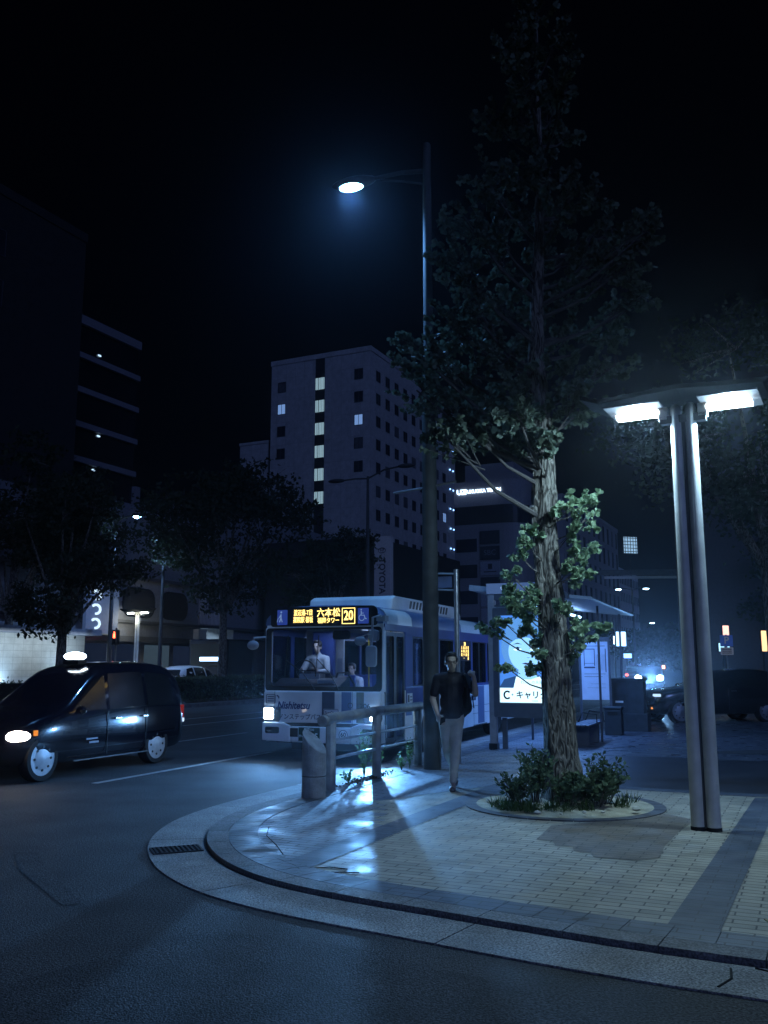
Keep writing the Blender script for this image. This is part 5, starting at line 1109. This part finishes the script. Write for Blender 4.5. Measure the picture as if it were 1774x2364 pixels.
tree(13.5, 21.0, 3.8, .25, blobs(4.2, 3.9, 11.5, 16, 12), 18000, .17, 'dark street tree at the right edge behind the twin lamp post', 6, leaf_z)
tree(19.6, 38.0, 3.6, .25, blobs(5.4, 3.8, 12.5, 14, 13), 13000, .24, 'dark street tree beyond the parking sign', 7)
tree(29.0, 62.0, 3.0, .3, blobs(6.0, 3.6, 11, 12, 14), 8000, .36, 'distant dark street tree beyond the parked SUV at the right', 8)
tree(27.5, 97.0, 2.0, .2, blobs(6.5, 1.8, 5.6, 12, 15), 6000, .5, 'farthest street tree, low in front of the grey office blocks', 9)
# hedge on the median
t = thing('hedge', 'clipped box hedge along the median behind the taxi', 'hedge', road(14, 23.2, .14), RZ)
b = MB(); b.box(0, 66, -.5, .5, .15, .98); b.build('stems', mat('hedge_core', (.012, .014, .01), .95), t)
P = []
for _ in range(17000):
    s = random.random() ** 1.0 * 66
    if random.random() < .6: s = 14 + random.random() * 14
    f = random.random()
    if f < .45: p = (s, random.uniform(-.6, .6), 1.0 + random.gauss(0, .05))
    else: p = (s, -.55 + random.gauss(0, .06), random.uniform(0.05, 1.05))
    P.append(p)
scatter('foliage', P, rng.uniform(.06, .13, len(P)), leafmat('hedge_leaf', (.06, .08, .04)), t)

# ================================================ BUILDINGS
BZ = rad(90 - 25.5)
def wallmat(name, c, bw, bh, mort=.03):
    m = brickmat(name, c, tuple(q * .9 for q in c), tuple(q * .72 for q in c), bw=bw, bh=bh, ang=0, rough=.7, offs=0, mort=mort, bump=.2)
    n = m.node_tree; mp = [q for q in n.nodes if q.type == 'MAPPING'][0]; tc = [q for q in n.nodes if q.type == 'TEX_COORD'][0]
    sx = n.nodes.new('ShaderNodeSeparateXYZ'); ad = n.nodes.new('ShaderNodeMath'); ad.operation = 'ADD'; cb = n.nodes.new('ShaderNodeCombineXYZ')
    n.links.new(tc.outputs['Object'], sx.inputs[0]); n.links.new(sx.outputs[0], ad.inputs[0]); n.links.new(sx.outputs[1], ad.inputs[1]); n.links.new(ad.outputs[0], cb.inputs[0]); n.links.new(sx.outputs[2], cb.inputs[1])
    n.links.new(cb.outputs[0], mp.inputs[0]); return m
paneM = mat('dark_pane', (.020, .024, .036), .2, spec=.5, var=.3, scale=.3); paneC = mat('curtained_pane', (.09, .09, .11), .5, var=.3, scale=2); frameM = mat('window_frame', (.05, .055, .07), .5)
lit1 = glow('lit_curtain', (.42, .66, .80), .6); lit2 = glow('lit_room', (.26, .48, 1.), .6)
class Win:
    def __init__(s, w, h, axis):
        b = MB(); d0, d1 = -.05, .06
        if axis == 'y': b.ring(rrect(0, 0, w, h, .02, 1), rrect(0, 0, w - .14, h - .14, .01, 1), 'y', d0, d1); b.box(-.03, .03, -.04, .05, -h / 2 + .07, h / 2 - .07); q = MB(); q.box(-w / 2 + .06, w / 2 - .06, -.02, .03, -h / 2 + .06, h / 2 - .06)
        else: b.ring(rrect(0, 0, w, h, .02, 1), rrect(0, 0, w - .14, h - .14, .01, 1), 'x', d0, d1); b.box(-.04, .05, -.03, .03, -h / 2 + .07, h / 2 - .07); q = MB(); q.box(-.02, .03, -w / 2 + .06, w / 2 - .06, -h / 2 + .06, h / 2 - .06)
        s.f = b.mesh('window', frameM); s.p = q.mesh('pane', paneM); s.c = q.mesh('pane', paneC); s.q = q
    def put(s, x, y, z, parent, lit=None):
        o = bpy.data.objects.new('window', s.f); COL.objects.link(o); o.parent = parent; o.location = (x, y, z)
        p = bpy.data.objects.new('pane', (s.p if random.random() > .25 else s.c) if not lit else s.q.mesh('pane', lit)); COL.objects.link(p); p.parent = o
        return o
# grey hotel
ht = thing('hotel_tower', 'tall pale grey hotel tower with rows of small dark windows and a lit stair strip', 'building', (-1.85, 120, 0), BZ)
cw = wallmat('hotel_tile', (.46, .47, .50), 1.5, 3.27)
b = MB(); b.box(0, 31.9, 0, 16.0, 0, 44.6); b.build('wall', cw, ht)
b = MB(); b.box(-.1, 32.0, -.1, 16.1, 44.6, 45.3); b.build('parapet', cw, ht)
b = MB(); b.box(16, 24, 5, 11, 45.3, 47.0); b.build('roof_plant', cw, ht)
wy, wx = Win(1.35, 1.55, 'y'), Win(1.35, 1.55, 'x'); cnt = 0
for r in range(11):
    for c in range(9):
        if r == 10 and c < 2: continue
        wy.put(2.4 + 3.05 * c, -.01, 41.5 - 3.27 * r, ht, lit2 if (r, c) in ((5, 8),) else None)
for r in range(5):
    wx.put(-.01, 1.8, 41.5 - 3.27 * r, ht, lit2 if r == 2 else None)
    if r < 4: wx.put(-.01, 14.2, 41.2 - 3.27 * r, ht, lit2 if r == 1 else None)
b = MB(); b.box(-.06, .04, 7.15, 8.65, 10, 44.6); b.build('stair_strip', mat('strip_dark', (.02, .022, .03), .4), ht)
for r in range(6):
    z = 40.9 - 3.27 * r
    b = MB(); b.box(-.10, -.055, 7.2, 8.6, z - .85, z + .85); w = b.build('stair_window', lit1, ht); b = MB(); b.box(-.13, -.101, 8.05, 8.13, z - .85, z + .85)
    for k in range(5): b.box(-.118, -.101, 7.3 + k * .26, 7.33 + k * .26, z - .85, z + .85)
    b.build('mullion', frameM, w)
spark = glow('facade_light', (.25, .5, 1.), 5)
for r in range(9):
    for x in (29.3, 30.7): b = MB(); b.ell((x, -.12, 36.8 - 3.27 * r), (.12, .10, .13), 8); b.build('facade_light', spark, ht)
b = MB(); b.box(28.6, 29.6, -.06, .02, 38.2, 40.6); b.build('lit_opening', lit2, ht)
ax = thing('low_block', 'low dark block adjoining the left side of the grey hotel', 'building', (-16.6, 128, 0), BZ)
b = MB(); b.box(0, 12, 0, 5, 0, 33.5); b.build('wall', cw, ax); b = MB(); b.box(-.1, 12.1, -.1, 5.1, 33.5, 33.9); b.build('parapet', cw, ax)
# banded office block
pal2 = mat('band_grey', (.19, .19, .23), .7, var=.1)
ob = thing('banded_office', 'dark glazed office block crossed by pale horizontal parapet bands on the left', 'building', (-29.65, 105, 0), BZ)
dk = mat('office_glass', (.006, .007, .012), .25, var=.2, scale=.2); pal = mat('band_pale', (.55, .55, .58), .7, var=.1)
b = MB(); b.box(-34, 0, 0, 18, 0, 39.2); b.build('wall', dk, ob)
for i in range(9): z = 39.2 - i * 3.9 + .0; b = MB(); b.box(-34.1, .1, -.45, 18.1, z, z + (1.0 if i == 0 else .62)); b.build('band', pal2, ob)
b = MB(); b.box(.05, .9, -.5, 1.0, 0, 22.5); b.build('corner_fin', pal2, ob)
for x, z in ((-12, 36.6), (-6.5, 36.5), (-6, 27.2), (-6.5, 23.2), (-7, 15.3)): b = MB(); b.ell((x, -.1, z), (.3, .1, .12), 8); b.build('ceiling_lamp', glow('dim_dot', (.5, .75, 1.), 1.4), ob)
# dark tower at the left edge
dt = thing('dark_tower', 'very dark tower block with faint deep-set windows at the left edge', 'building', (-26.2, 75, 0), BZ)
tw = wallmat('tower_tile', (.022, .024, .028), 1.2, .6)
b = MB(); b.box(-44, 0, 0, 20, 0, 38.4); b.build('wall', tw, dt); b = MB(); b.box(-44.1, .1, -.1, 20.1, 38.4, 39.2); b.build('parapet', tw, dt)
w2 = Win(2.0, 2.2, 'y')
for r in range(8):
    for c in range(11): w2.put(-9.5 - 3.1 * c, -.01, 34.5 - 4.1 * r, dt)
# department store across the road
ds = thing('department_store', 'low department store across the road with round emblem panel and a bright stair opening', 'building', road(26, 33), RZ)
sw_ = mat('store_wall', (.19, .20, .24), .7, var=.15); lg = mat('store_glass', (.012, .015, .025), .15, spec=.7)
b = MB(); b.box(0, 24.2, 0, 20, .14, 10.5); b.box(28.2, 90, 0, 20, .14, 12.5); b.box(24.2, 28.2, 0.0, 20, 4.2, 12.5); b.box(24.2, 28.2, 3.0, 20, .14, 4.2); b.build('wall', sw_, ds)
b = MB(); b.box(-.2, 90, -.5, -.01, 3.05, 3.35); b.box(-.2, 90, -.3, -.01, 4.1, 4.25); b.box(-.2, 90, -.25, -.01, 6.6, 6.8); b.build('ledge', mat('ledge_dark', (.06, .065, .08), .6), ds)
for i, (x0, x1) in enumerate(((12, 15.4), (16.2, 19.2), (19.8, 22.6))): b = MB(); b.prism(rrect((x0 + x1) / 2, 5.3, x1 - x0, 1.7, .7), 'y', -.06, -.01); b.build('oval_window', lg, ds)
for i in range(8): b = MB(); b.box(1 + i * 2.9, 3.4 + i * 2.9, -.05, -.01, .4, 2.9); b.build('shop_window', glow('shop_dim', (.05, .09, .22), .12) if i % 3 else glow('shop_lit', (.25, .42, .6), .12), ds)
b = MB(); b.box(23.4, 24.3, -.4, .0, .14, 4.0); b.build('column', pal, ds)
b = MB(); b.box(23.9, 26.6, -.1, -.01, 4.3, 6.4); em = b.build('emblem_panel', mat('panel_grey', (.24, .25, .30), .6), ds)
b = MB()
for i in range(17): b.box(23.95 + i * .16, 24.01 + i * .16, -.13, -.101, 4.35, 6.35)
b.build('panel_ribs', pal, em)
b = MB(); b.lathe([(.42, -.16), (.42, -.131)], 24, (25.25, 0, 5.5), 'y')
for k in range(9): a = -PI * .15 + PI * 1.3 * k / 8; b.ell((25.25 + .66 * math.cos(a), -.15, 5.5 + .66 * math.sin(a)), (.14, .02, .14), 8)
b.build('round_emblem', mat('emblem_grey', (.12, .13, .17), .5), em)
b = MB(); b.box(24.4, 28.1, 2.85, 2.95, .2, 4.1); b.build('stair_wall', mat('bright_wall', (.6, .62, .62), .8), ds)
b = MB(); b.prism([(24.5, 3.0), (24.5, 2.6), (28.0, .9), (28.0, 1.3)], 'y', 1.2, 1.4); b.box(24.5, 28, 1.0, 2.8, .14, .2); b.build('stair_flight', pal, ds)
light('AREA', 'stair_light', (26.2, 1.4, 3.9), 120, (.50, .72, .85), ds, shape='RECTANGLE', size=3, size_y=1.5, aim=(0, .3, -1))
lw = thing('lit_wall', 'white tiled wall lit from below at the far left beyond the taxi', 'wall', road(33.4, 31.6), RZ)
b = MB(); b.box(-6, 4.2, 0, .3, .14, 3.2); b.build('wall', wallmat('white_tile', (.55, .56, .55), .6, .3, .015), lw); b = MB(); b.box(-6.2, 4.4, -.9, .5, 3.2, 3.5); b.build('canopy', sw_, lw)
for x in (-1.6, 2.6): light('SPOT', 'wall_washer', (x, -.5, .4), 260, (.45, .72, 1.), lw, spot_size=rad(110), spot_blend=1, shadow_soft_size=.1, aim=(0, .45, 1))
light('AREA', 'wall_light', (-.5, -1.3, 3.1), 90, (.60, .75, .85), lw, shape='RECTANGLE', size=8, size_y=.3, aim=(0, .7, -1))
# lit sign with pale marks
t = thing('lit_shop_sign', 'upright shop sign with glowing white curled marks above the lit wall', 'sign', road(38.5, 32.2, 3.4), RZ)
b = MB(); b.box(-.2, 2.4, 0, .2, 0, 2.6); b.build('board', mat('sign_board', (.10, .13, .20), .6, emit=.08, ecol=(.3, .5, 1.)), t)
mk = glow('mark_glow', (.6, .8, 1.), 1.4)
for z in (2.0, 1.25, .5): b = MB(); b.tube([(.5 + .34 * math.cos(a), -.05, z + .24 * math.sin(a)) for a in np.linspace(-1.6, 2.4, 9)], .07, 6); b.build('glowing_mark', mk, t)
# tower sign
ty = thing('sign_tower', 'low dark showroom with an upright pale sign slab in front of the hotel', 'building', (-.12, 60, 0), BZ)
b = MB(); b.box(-.2, 16, .55, 9, 0, 10.2); b.build('wall', mat('showroom_dark', (.012, .013, .018), .6), ty)
b = MB(); b.box(-.1, .4, -.62, .54, 0, 10.2); sl = b.build('sign_slab', mat('slab_grey', (.30, .32, .38), .6, var=.08, emit=.02, ecol=(.3, .45, 1.)), ty)
q = mat('sign_ink', (.015, .02, .05), .5)
text('TOYOTA', .62, (-.104, -.03, 7.55), (0, 0, -1), (0, -1, 0), q, 'sign_lettering', sl, bold=.03, sx=.92)
b = MB()
for rx, rz_, cz in ((.26, .18, 9.25), (.09, .18, 9.25), (.16, .07, 9.33)): b.tube([(-.104, -.03 + rx * math.cos(a), cz + rz_ * math.sin(a)) for a in np.linspace(0, 2 * PI, 22)], .022, 5)
b.build('sign_emblem', q, sl)
# office building with rounded corner and lit roof sign
ub = thing('rounded_office', 'office building with a rounded corner, tenant signs and a lit white roof sign', 'building', (15.6, 100, 0), BZ)
fp_ = [(20, 0), (2.6, 0)] + [(2.6 - 2.6 * math.sin(a), 2.6 - 2.6 * math.cos(a)) for a in np.linspace(.1, PI / 2 - .1, 8)] + [(0, 2.6), (0, 8.3), (20, 8.3)]
um = mat('office_concrete', (.20, .21, .25), .7, var=.12)
b = MB(); b.prism(fp_, 'z', 0, 22.6); b.build('wall', um, ub); b = MB(); b.box(3, 20, 2, 8, 22.2, 25.2); b.build('roof_plant', um, ub)
b = MB(); b.prism([(20.02, -.03), (2.6, -.03)] + [(2.6 - 2.63 * math.sin(a), 2.6 - 2.63 * math.cos(a)) for a in np.linspace(.1, PI / 2 - .1, 8)] + [(-.03, 2.6), (-.03, 8.25), (20, 8.25)], 'z', 17.6, 19.7); b.build('ribbon_window', paneM, ub)
for r in range(6): b = MB(); z = 15.2 - r * 2.95; b.box(-.05, .03, 5.6, 8.1, z - .75, z + .75); b.build('strip_window', paneM, ub)
tb = [mat('tenant_dark', (.03, .035, .05), .5), mat('tenant_pale', (.26, .30, .38), .5)]
for r in range(7):
    z = 16.0 - r * 1.75; b = MB(); b.box(-.12, .0, 2.9, 5.2, z - .75, z + .75); s_ = b.build('tenant_sign', tb[r in (2, 4, 5)], ub)
    if r == 1: text('SBC', .85, (-.125, 4.05, z), (0, -1, 0), (0, 0, 1), mat('tenant_text', (.20, .22, .28), .5), 'tenant_lettering', s_)
    if r == 2:
        b = MB(); b.box(-.13, -.121, 3.8, 4.3, z - .1, z + .5); b.box(-.13, -.121, 3.3, 4.8, z - .45, z - .33); b.build('tenant_mark', tb[0], s_)
sg = glow('roof_sign_glow', (.62, .80, 1.), 3)
text('UZ', .78, (-.1, 7.35, 21.4), (0, -1, 0), (0, 0, 1), sg, 'roof_sign_initials', ub, bold=.04, ex=.05, sx=1.1)
text('FUKUOKA TENJIN', .56, (-.1, 4.75, 21.4), (0, -1, 0), (0, 0, 1), sg, 'roof_sign_name', ub, bold=.035, ex=.05, sx=.95)
light('AREA', 'sign_spill', (-.8, 6.5, 21.0), 6, (.4, .6, 1.), ub, shape='RECTANGLE', size=8, size_y=1, aim=(1, 0, 0))
# three office blocks down the side street
def block(x, y, w, dp_, h, label, wall, cols, rows, ww, wh, z0, az=BZ, face='y', lits=()):
    t = thing('office_block', label, 'building', (x, y, 0), az); b = MB(); b.box(0, dp_, 0, w, 0, h); b.build('wall', wall, t); b = MB(); b.box(-.1, dp_ + .1, -.1, w + .1, h, h + .5); b.build('parapet', wall, t)
    wn = Win(ww, wh, face)
    for r in range(rows):
        for c in range(cols):
            u = (c + .6) * ((dp_ if face == 'y' else w) / cols); z = h - 1.6 - r * (h - z0) / rows
            wn.put(u if face == 'y' else -.01, -.01 if face == 'y' else u, z, t, lit2 if (r, c) in lits else None)
    return t
gw = mat('block_grey', (.28, .29, .33), .7, var=.1); gw2 = mat('block_pale', (.5, .51, .55), .7, var=.1)
block(22.3, 112, 12, 34, 22.5, 'grey office block with tall narrow windows right of the rounded office building', gw, 11, 6, 1.1, 2.4, 3, lits=((0, 2),))
block(38.0, 160, 9, 10, 24, 'dark narrow office block between the two window-lined grey ones', mat('block_dark', (.05, .052, .07), .6), 3, 5, 1.2, 1.6, 4)
block(41.5, 165, 22, 26, 19.5, 'pale office block with dense rows of windows at the end of the street', gw2, 16, 5, .8, 1.7, 3, face='y')
bb = block(27.0, 60, 6, 44, 16, 'dark building behind the right-hand trees with a few bright shop signs', mat('block_dark', (.05, .052, .07), .6), 9, 3, 1.6, 1.8, 4, face='y')
def shopsign(x, y, z, w, h, c, s, label, az=0.):
    t = thing('shop_sign', label, 'sign', (x, y, z), az, 'lit shop signs across the street'); b = MB(); b.box(-w / 2, w / 2, -.04, .04, -h / 2, h / 2); b.build('sign_face', glow('shop_' + label[:9], c, s), t); b = MB(); b.ring(rrect(0, 0, w + .08, h + .08, .01, 1), rrect(0, 0, w, h, .01, 1), 'y', -.06, .06); b.build('sign_frame', blk, t); b = MB(); b.box(-.03, .03, .05, .12, -z, h / 2); b.build('sign_post', blk, t)
shopsign(16.75, 45, 3.35, .34, .6, (1., .55, .45), 1.8, 'small pink-white lit shop sign above the parking sign', .2)
shopsign(16.7, 45.2, 2.6, .6, .4, (.4, .8, 1.), 1.8, 'small pale blue lit shop sign below the pink-white one', .2)
shopsign(18.6, 45, 2.9, .3, 1.0, (1., .62, .30), 1.8, 'warm orange lit shop sign at the right edge of the picture', .2)
shopsign(11.6, 45, 3.0, .5, .7, (.35, .65, 1.), 3, 'bright blue-white sign panel above the timetable board', .1)
shopsign(24, 88, 13.3, 1.5, 1.6, (.40, .68, 1.), .75, 'pale lit grid panel glimpsed high right of the ginkgo leaves', .3)
gp = [o for o in bpy.data.objects if o.get('label', '').startswith('pale lit grid')][0]; b = MB()
for i in range(5): b.box(-.75, .75, -.07, -.041, -.66 + i * .33, -.60 + i * .33); b.box(-.62 + i * .3, -.57 + i * .3, -.075, -.0415, -.8, .8)
b.build('grid_bars', blk, gp)
# parking sign
t = thing('parking_sign', 'blue parking sign with a white P above a small white plate', 'sign', (12.75, 34.2, 0), -rad(8))
b = MB(); b.tube([(0, .03, 0), (0, .03, 2.85)], .03, 8); b.build('post', rail, t)
b = MB(); b.prism(rrect(0, 2.62, .46, .42, .02), 'y', -.01, .0); pp_ = b.build('blue_plate', mat('sign_blue_glow', (.05, .12, .50), .4, emit=.10, ecol=(.1, .25, 1.)), t)  # plate brightness put in as a faint glow of its own
text('P', .36, (0, -.012, 2.63), (1, 0, 0), (0, 0, 1), mat('sign_white_glow', (.6, .62, .65), .5, emit=.08), 'letter', pp_, bold=.02)
b = MB(); b.prism(rrect(0, 2.24, .46, .28, .02), 'y', -.01, .0); wp = b.build('white_plate', mat('sign_white_glow', (.6, .62, .65), .5, emit=.08), t)
b = MB()
for z in (2.31, 2.24, 2.17): b.box(-.17, .17, -.0125, -.0105, z - .015, z + .015)
b.build('plate_lines', q, wp)
# ================================================ FAR LAMPS AND SIGNALS
def simple_lamp(x, y, h, arms, label, col, s, az=RZ, pw_=0, hs=.3, group='road lamps'):
    t = thing('road_lamp', label, 'street lamp', (x, y, 0), az, group); b = MB(); b.tube([(0, 0, 0), (0, 0, h * .6), (0, 0, h)], [.11, .09, .06], 10); b.build('pole', dpaint, t, smooth=True)
    for (dy, dz) in arms:
        b = MB(); b.tube([(0, 0, h - .1), (0, dy * .5, h + dz * .7), (0, dy, h + dz)], .04, 6); b.build('arm', dpaint, t)
        e = Vector((0, dy + .3 * (1 if dy > 0 else -1), h + dz)); b = MB(); b.ell(e, (hs * .6, hs * 1.5, .10), 12); hd = b.build('lamp_head', dpaint, t, smooth=True)
        if s: b = MB(); b.ell(e - Vector((0, 0, .05)), (hs * .5, hs, .10), 12); b.build('lamp_lens', glow('lens%.0f' % s, col, s), hd, smooth=True)
        if pw_: light('SPOT', 'lamp_light', e - Vector((0, 0, .25)), pw_, (.25, .48, 1.), t, spot_size=rad(150), spot_blend=.8, shadow_soft_size=.2, aim=(0, 0, -1))
simple_lamp(-13.5, 45.2, 8.9, [(-1.0, .2)], 'road lamp with one small dazzling blue head over the far lanes on the left', (.35, .7, 1.), 70, pw_=1300, hs=.24)
simple_lamp(-.75, 41.5, 10.4, [(-1.6, .35), (1.3, -.1)], 'unlit two-armed road lamp silhouetted against the hotel', (1, 1, 1), 0)
simple_lamp(-11.2, 46, 7.0, [], 'bare slender dark pole beyond the taxi, right of the small yellowish twin lamp', (1, 1, 1), 0, group=None)
simple_lamp(24.0, 88, 9.0, [(-1.0, .1), (1.0, .1)], 'distant road lamp with two small bright heads in front of the grey blocks', (.5, .8, 1.), 30)
simple_lamp(34.0, 120, 7.2, [(-.8, .1)], 'farthest road lamp with one small bright head, below the two-headed one', (.5, .8, 1.), 30)
simple_lamp(22, 68, 12.2, [(-.8, .1), ], 'tall road lamp whose small head shows through the leaves right of the ginkgo', (.5, .8, 1.), 20)
tw2 = twin_lamp((-13.6, 50.5, .14), 'small faraway twin lamp post glowing yellowish-white behind the taxi', main=False)
light('POINT', 'lamp_light', (0, 0, 3.9), 160, (.95, .95, .75), tw2, shadow_soft_size=.3)
t = thing('pedestrian_signal', 'pedestrian signal showing red on a pole left of the small twin lamp', 'traffic light', (-14.3, 49, .1), RZ)
b = MB(); b.tube([(0, 0, 0), (0, 0, 3.6)], .05, 8); b.build('pole', dpaint, t); b = MB(); b.box(-.16, .1, -.16, .16, 2.7, 3.5); hs_ = b.build('housing', blk, t, bevel=.02)
b = MB(); b.ell((-.17, .0, 3.36), (.02, .045, .045), 8); b.tube([(-.17, 0, 3.3), (-.17, 0, 3.06)], .06, 6); b.build('red_figure', glow('signal_red', (1., .10, .04), 9), hs_)
b = MB(); b.box(-.18, -.161, -.1, .1, 2.76, 3.0); b.build('green_lens', tint, hs_)
t = thing('lit_signboard', 'cluster of tiny red, white and blue lights glimpsed through the broad tree', 'sign', (-13.4, 98, 9.8), BZ)
b = MB(); b.box(.06, .2, -1.2, 1.2, -.8, .8); b.box(.2, .3, -.1, .1, -9.8, .8); b.build('board', blk, t)
for i in range(16):
    b = MB(); b.ell((0, random.uniform(-1.1, 1.1), random.uniform(-.7, .7)), (.05, random.uniform(.04, .1), random.uniform(.04, .09)), 6); b.build('light_dot', (glow('dot_red', (1, .12, .06), 5), glow('dot_white', (.6, .75, 1.), 6), glow('dot_blue', (.15, .3, 1.), 5))[i % 3], t)
# small far lights down the side street
for i, (x, y, z, w, h, c, st_, lab) in enumerate(((14.6, 58, 3.3, .3, .5, (.5, .75, 1.), 6, 'small bright white sign left of the oncoming car, high on its post'), (13.4, 60, 2.2, .4, .3, (.4, .7, 1.), 8, 'tiny pale sign low beside the distant car left of the oncoming one'),
    (22.2, 84, 2.6, .8, .4, (.2, .4, 1.), 4, 'blue lit sign strip over the distant car with red tail lamps'), (23.6, 78, 1.6, .3, .3, (1., .4, .2), 4, 'tiny orange lit sign low on the right of the oncoming car'), (18.3, 90, 3.0, .5, .3, (.6, .8, 1.), 7, 'tiny white lit sign far behind the oncoming car'), (15.3, 76, 2.9, .6, .25, (.7, .85, 1.), 5, 'thin white lit sign strip behind the utility cabinet'))):
    shopsign(x, y, z, w, h, c, st_, lab, .25)
# overhead cable gantry far right
t = thing('sign_gantry', 'dark horizontal gantry beam over the side street', 'gantry', (18.0, 70, 0), rad(-6))
b = MB(); b.box(-4.5, 5.5, -.1, .1, 8.6, 9.0); b.build('beam', dpaint, t); b = MB(); b.tube([(-4.4, 0, 0), (-4.4, 0, 9)], .12, 8); b.build('post', dpaint, t); b = MB(); b.box(-1, 4.5, -.14, -.101, 8.3, 8.5); b.build('pale_strip', pal, t)
# pedestrians across the road
stJ = dict(walkJ, elL=(.24, 0, 1.18), wrL=(.22, -.12, .95), hnL=(.2, -.16, .88), anR=(-.10, .14, .10), toeR=(-.1, -1, -.1), knR=(-.09, -.0, .50))
pale = mat('pale_cloth', (.45, .45, .48), .8)
for (s, tt, az, lab, sh_, tr_) in ((49, 30.5, .6, 'person in a pale top walking beyond the hedge, left of the pair\'s darker companion', pale, pale), (50.5, 30.2, .4, 'person in dark clothes with a pale bag walking beyond the hedge', navy, navy), (34.6, 30.2, 1.9, 'silhouetted person in dark clothes walking before the bright white wall', navy, navy)):
    person(lab, road(s, tt, .145), az, stJ, sh_, tr_, bk, group='pedestrians across the road', voxel=.022, collar=False)
t = thing('guard_rail', 'pale guard rail on the far sidewalk behind the hedge', 'guard rail', road(48, 29.2, .14), RZ)
for z in (.45, .75): b = MB(); b.box(0, 16, -.03, .03, z, z + .12); b.build('rail', rail, t)
for i in range(9): b = MB(); b.tube([(i * 2, 0, 0), (i * 2, 0, .85)], .05, 8); b.build('post', rail, t)

# ================================================ HAZE
hz = MB(); hz.box(-60, 70, -8, 185, -1, 55); hz = hz.build('haze', [], None)  # volume added so lamps and headlights get a glow
hm = bpy.data.materials.new('haze'); hm.use_nodes = True; n = hm.node_tree; n.nodes.clear()
pvn = n.nodes.new('ShaderNodeVolumePrincipled'); pvn.inputs['Color'].default_value = (.75, .85, 1., 1); pvn.inputs['Density'].default_value = .0007; pvn.inputs['Anisotropy'].default_value = .9
oo = n.nodes.new('ShaderNodeOutputMaterial'); n.links.new(pvn.outputs[0], oo.inputs['Volume']); hz.data.materials.clear(); hz.data.materials.append(hm); hz['kind'] = 'stuff'
hz['label'] = 'thin bluish haze added for a glow around the street lights'
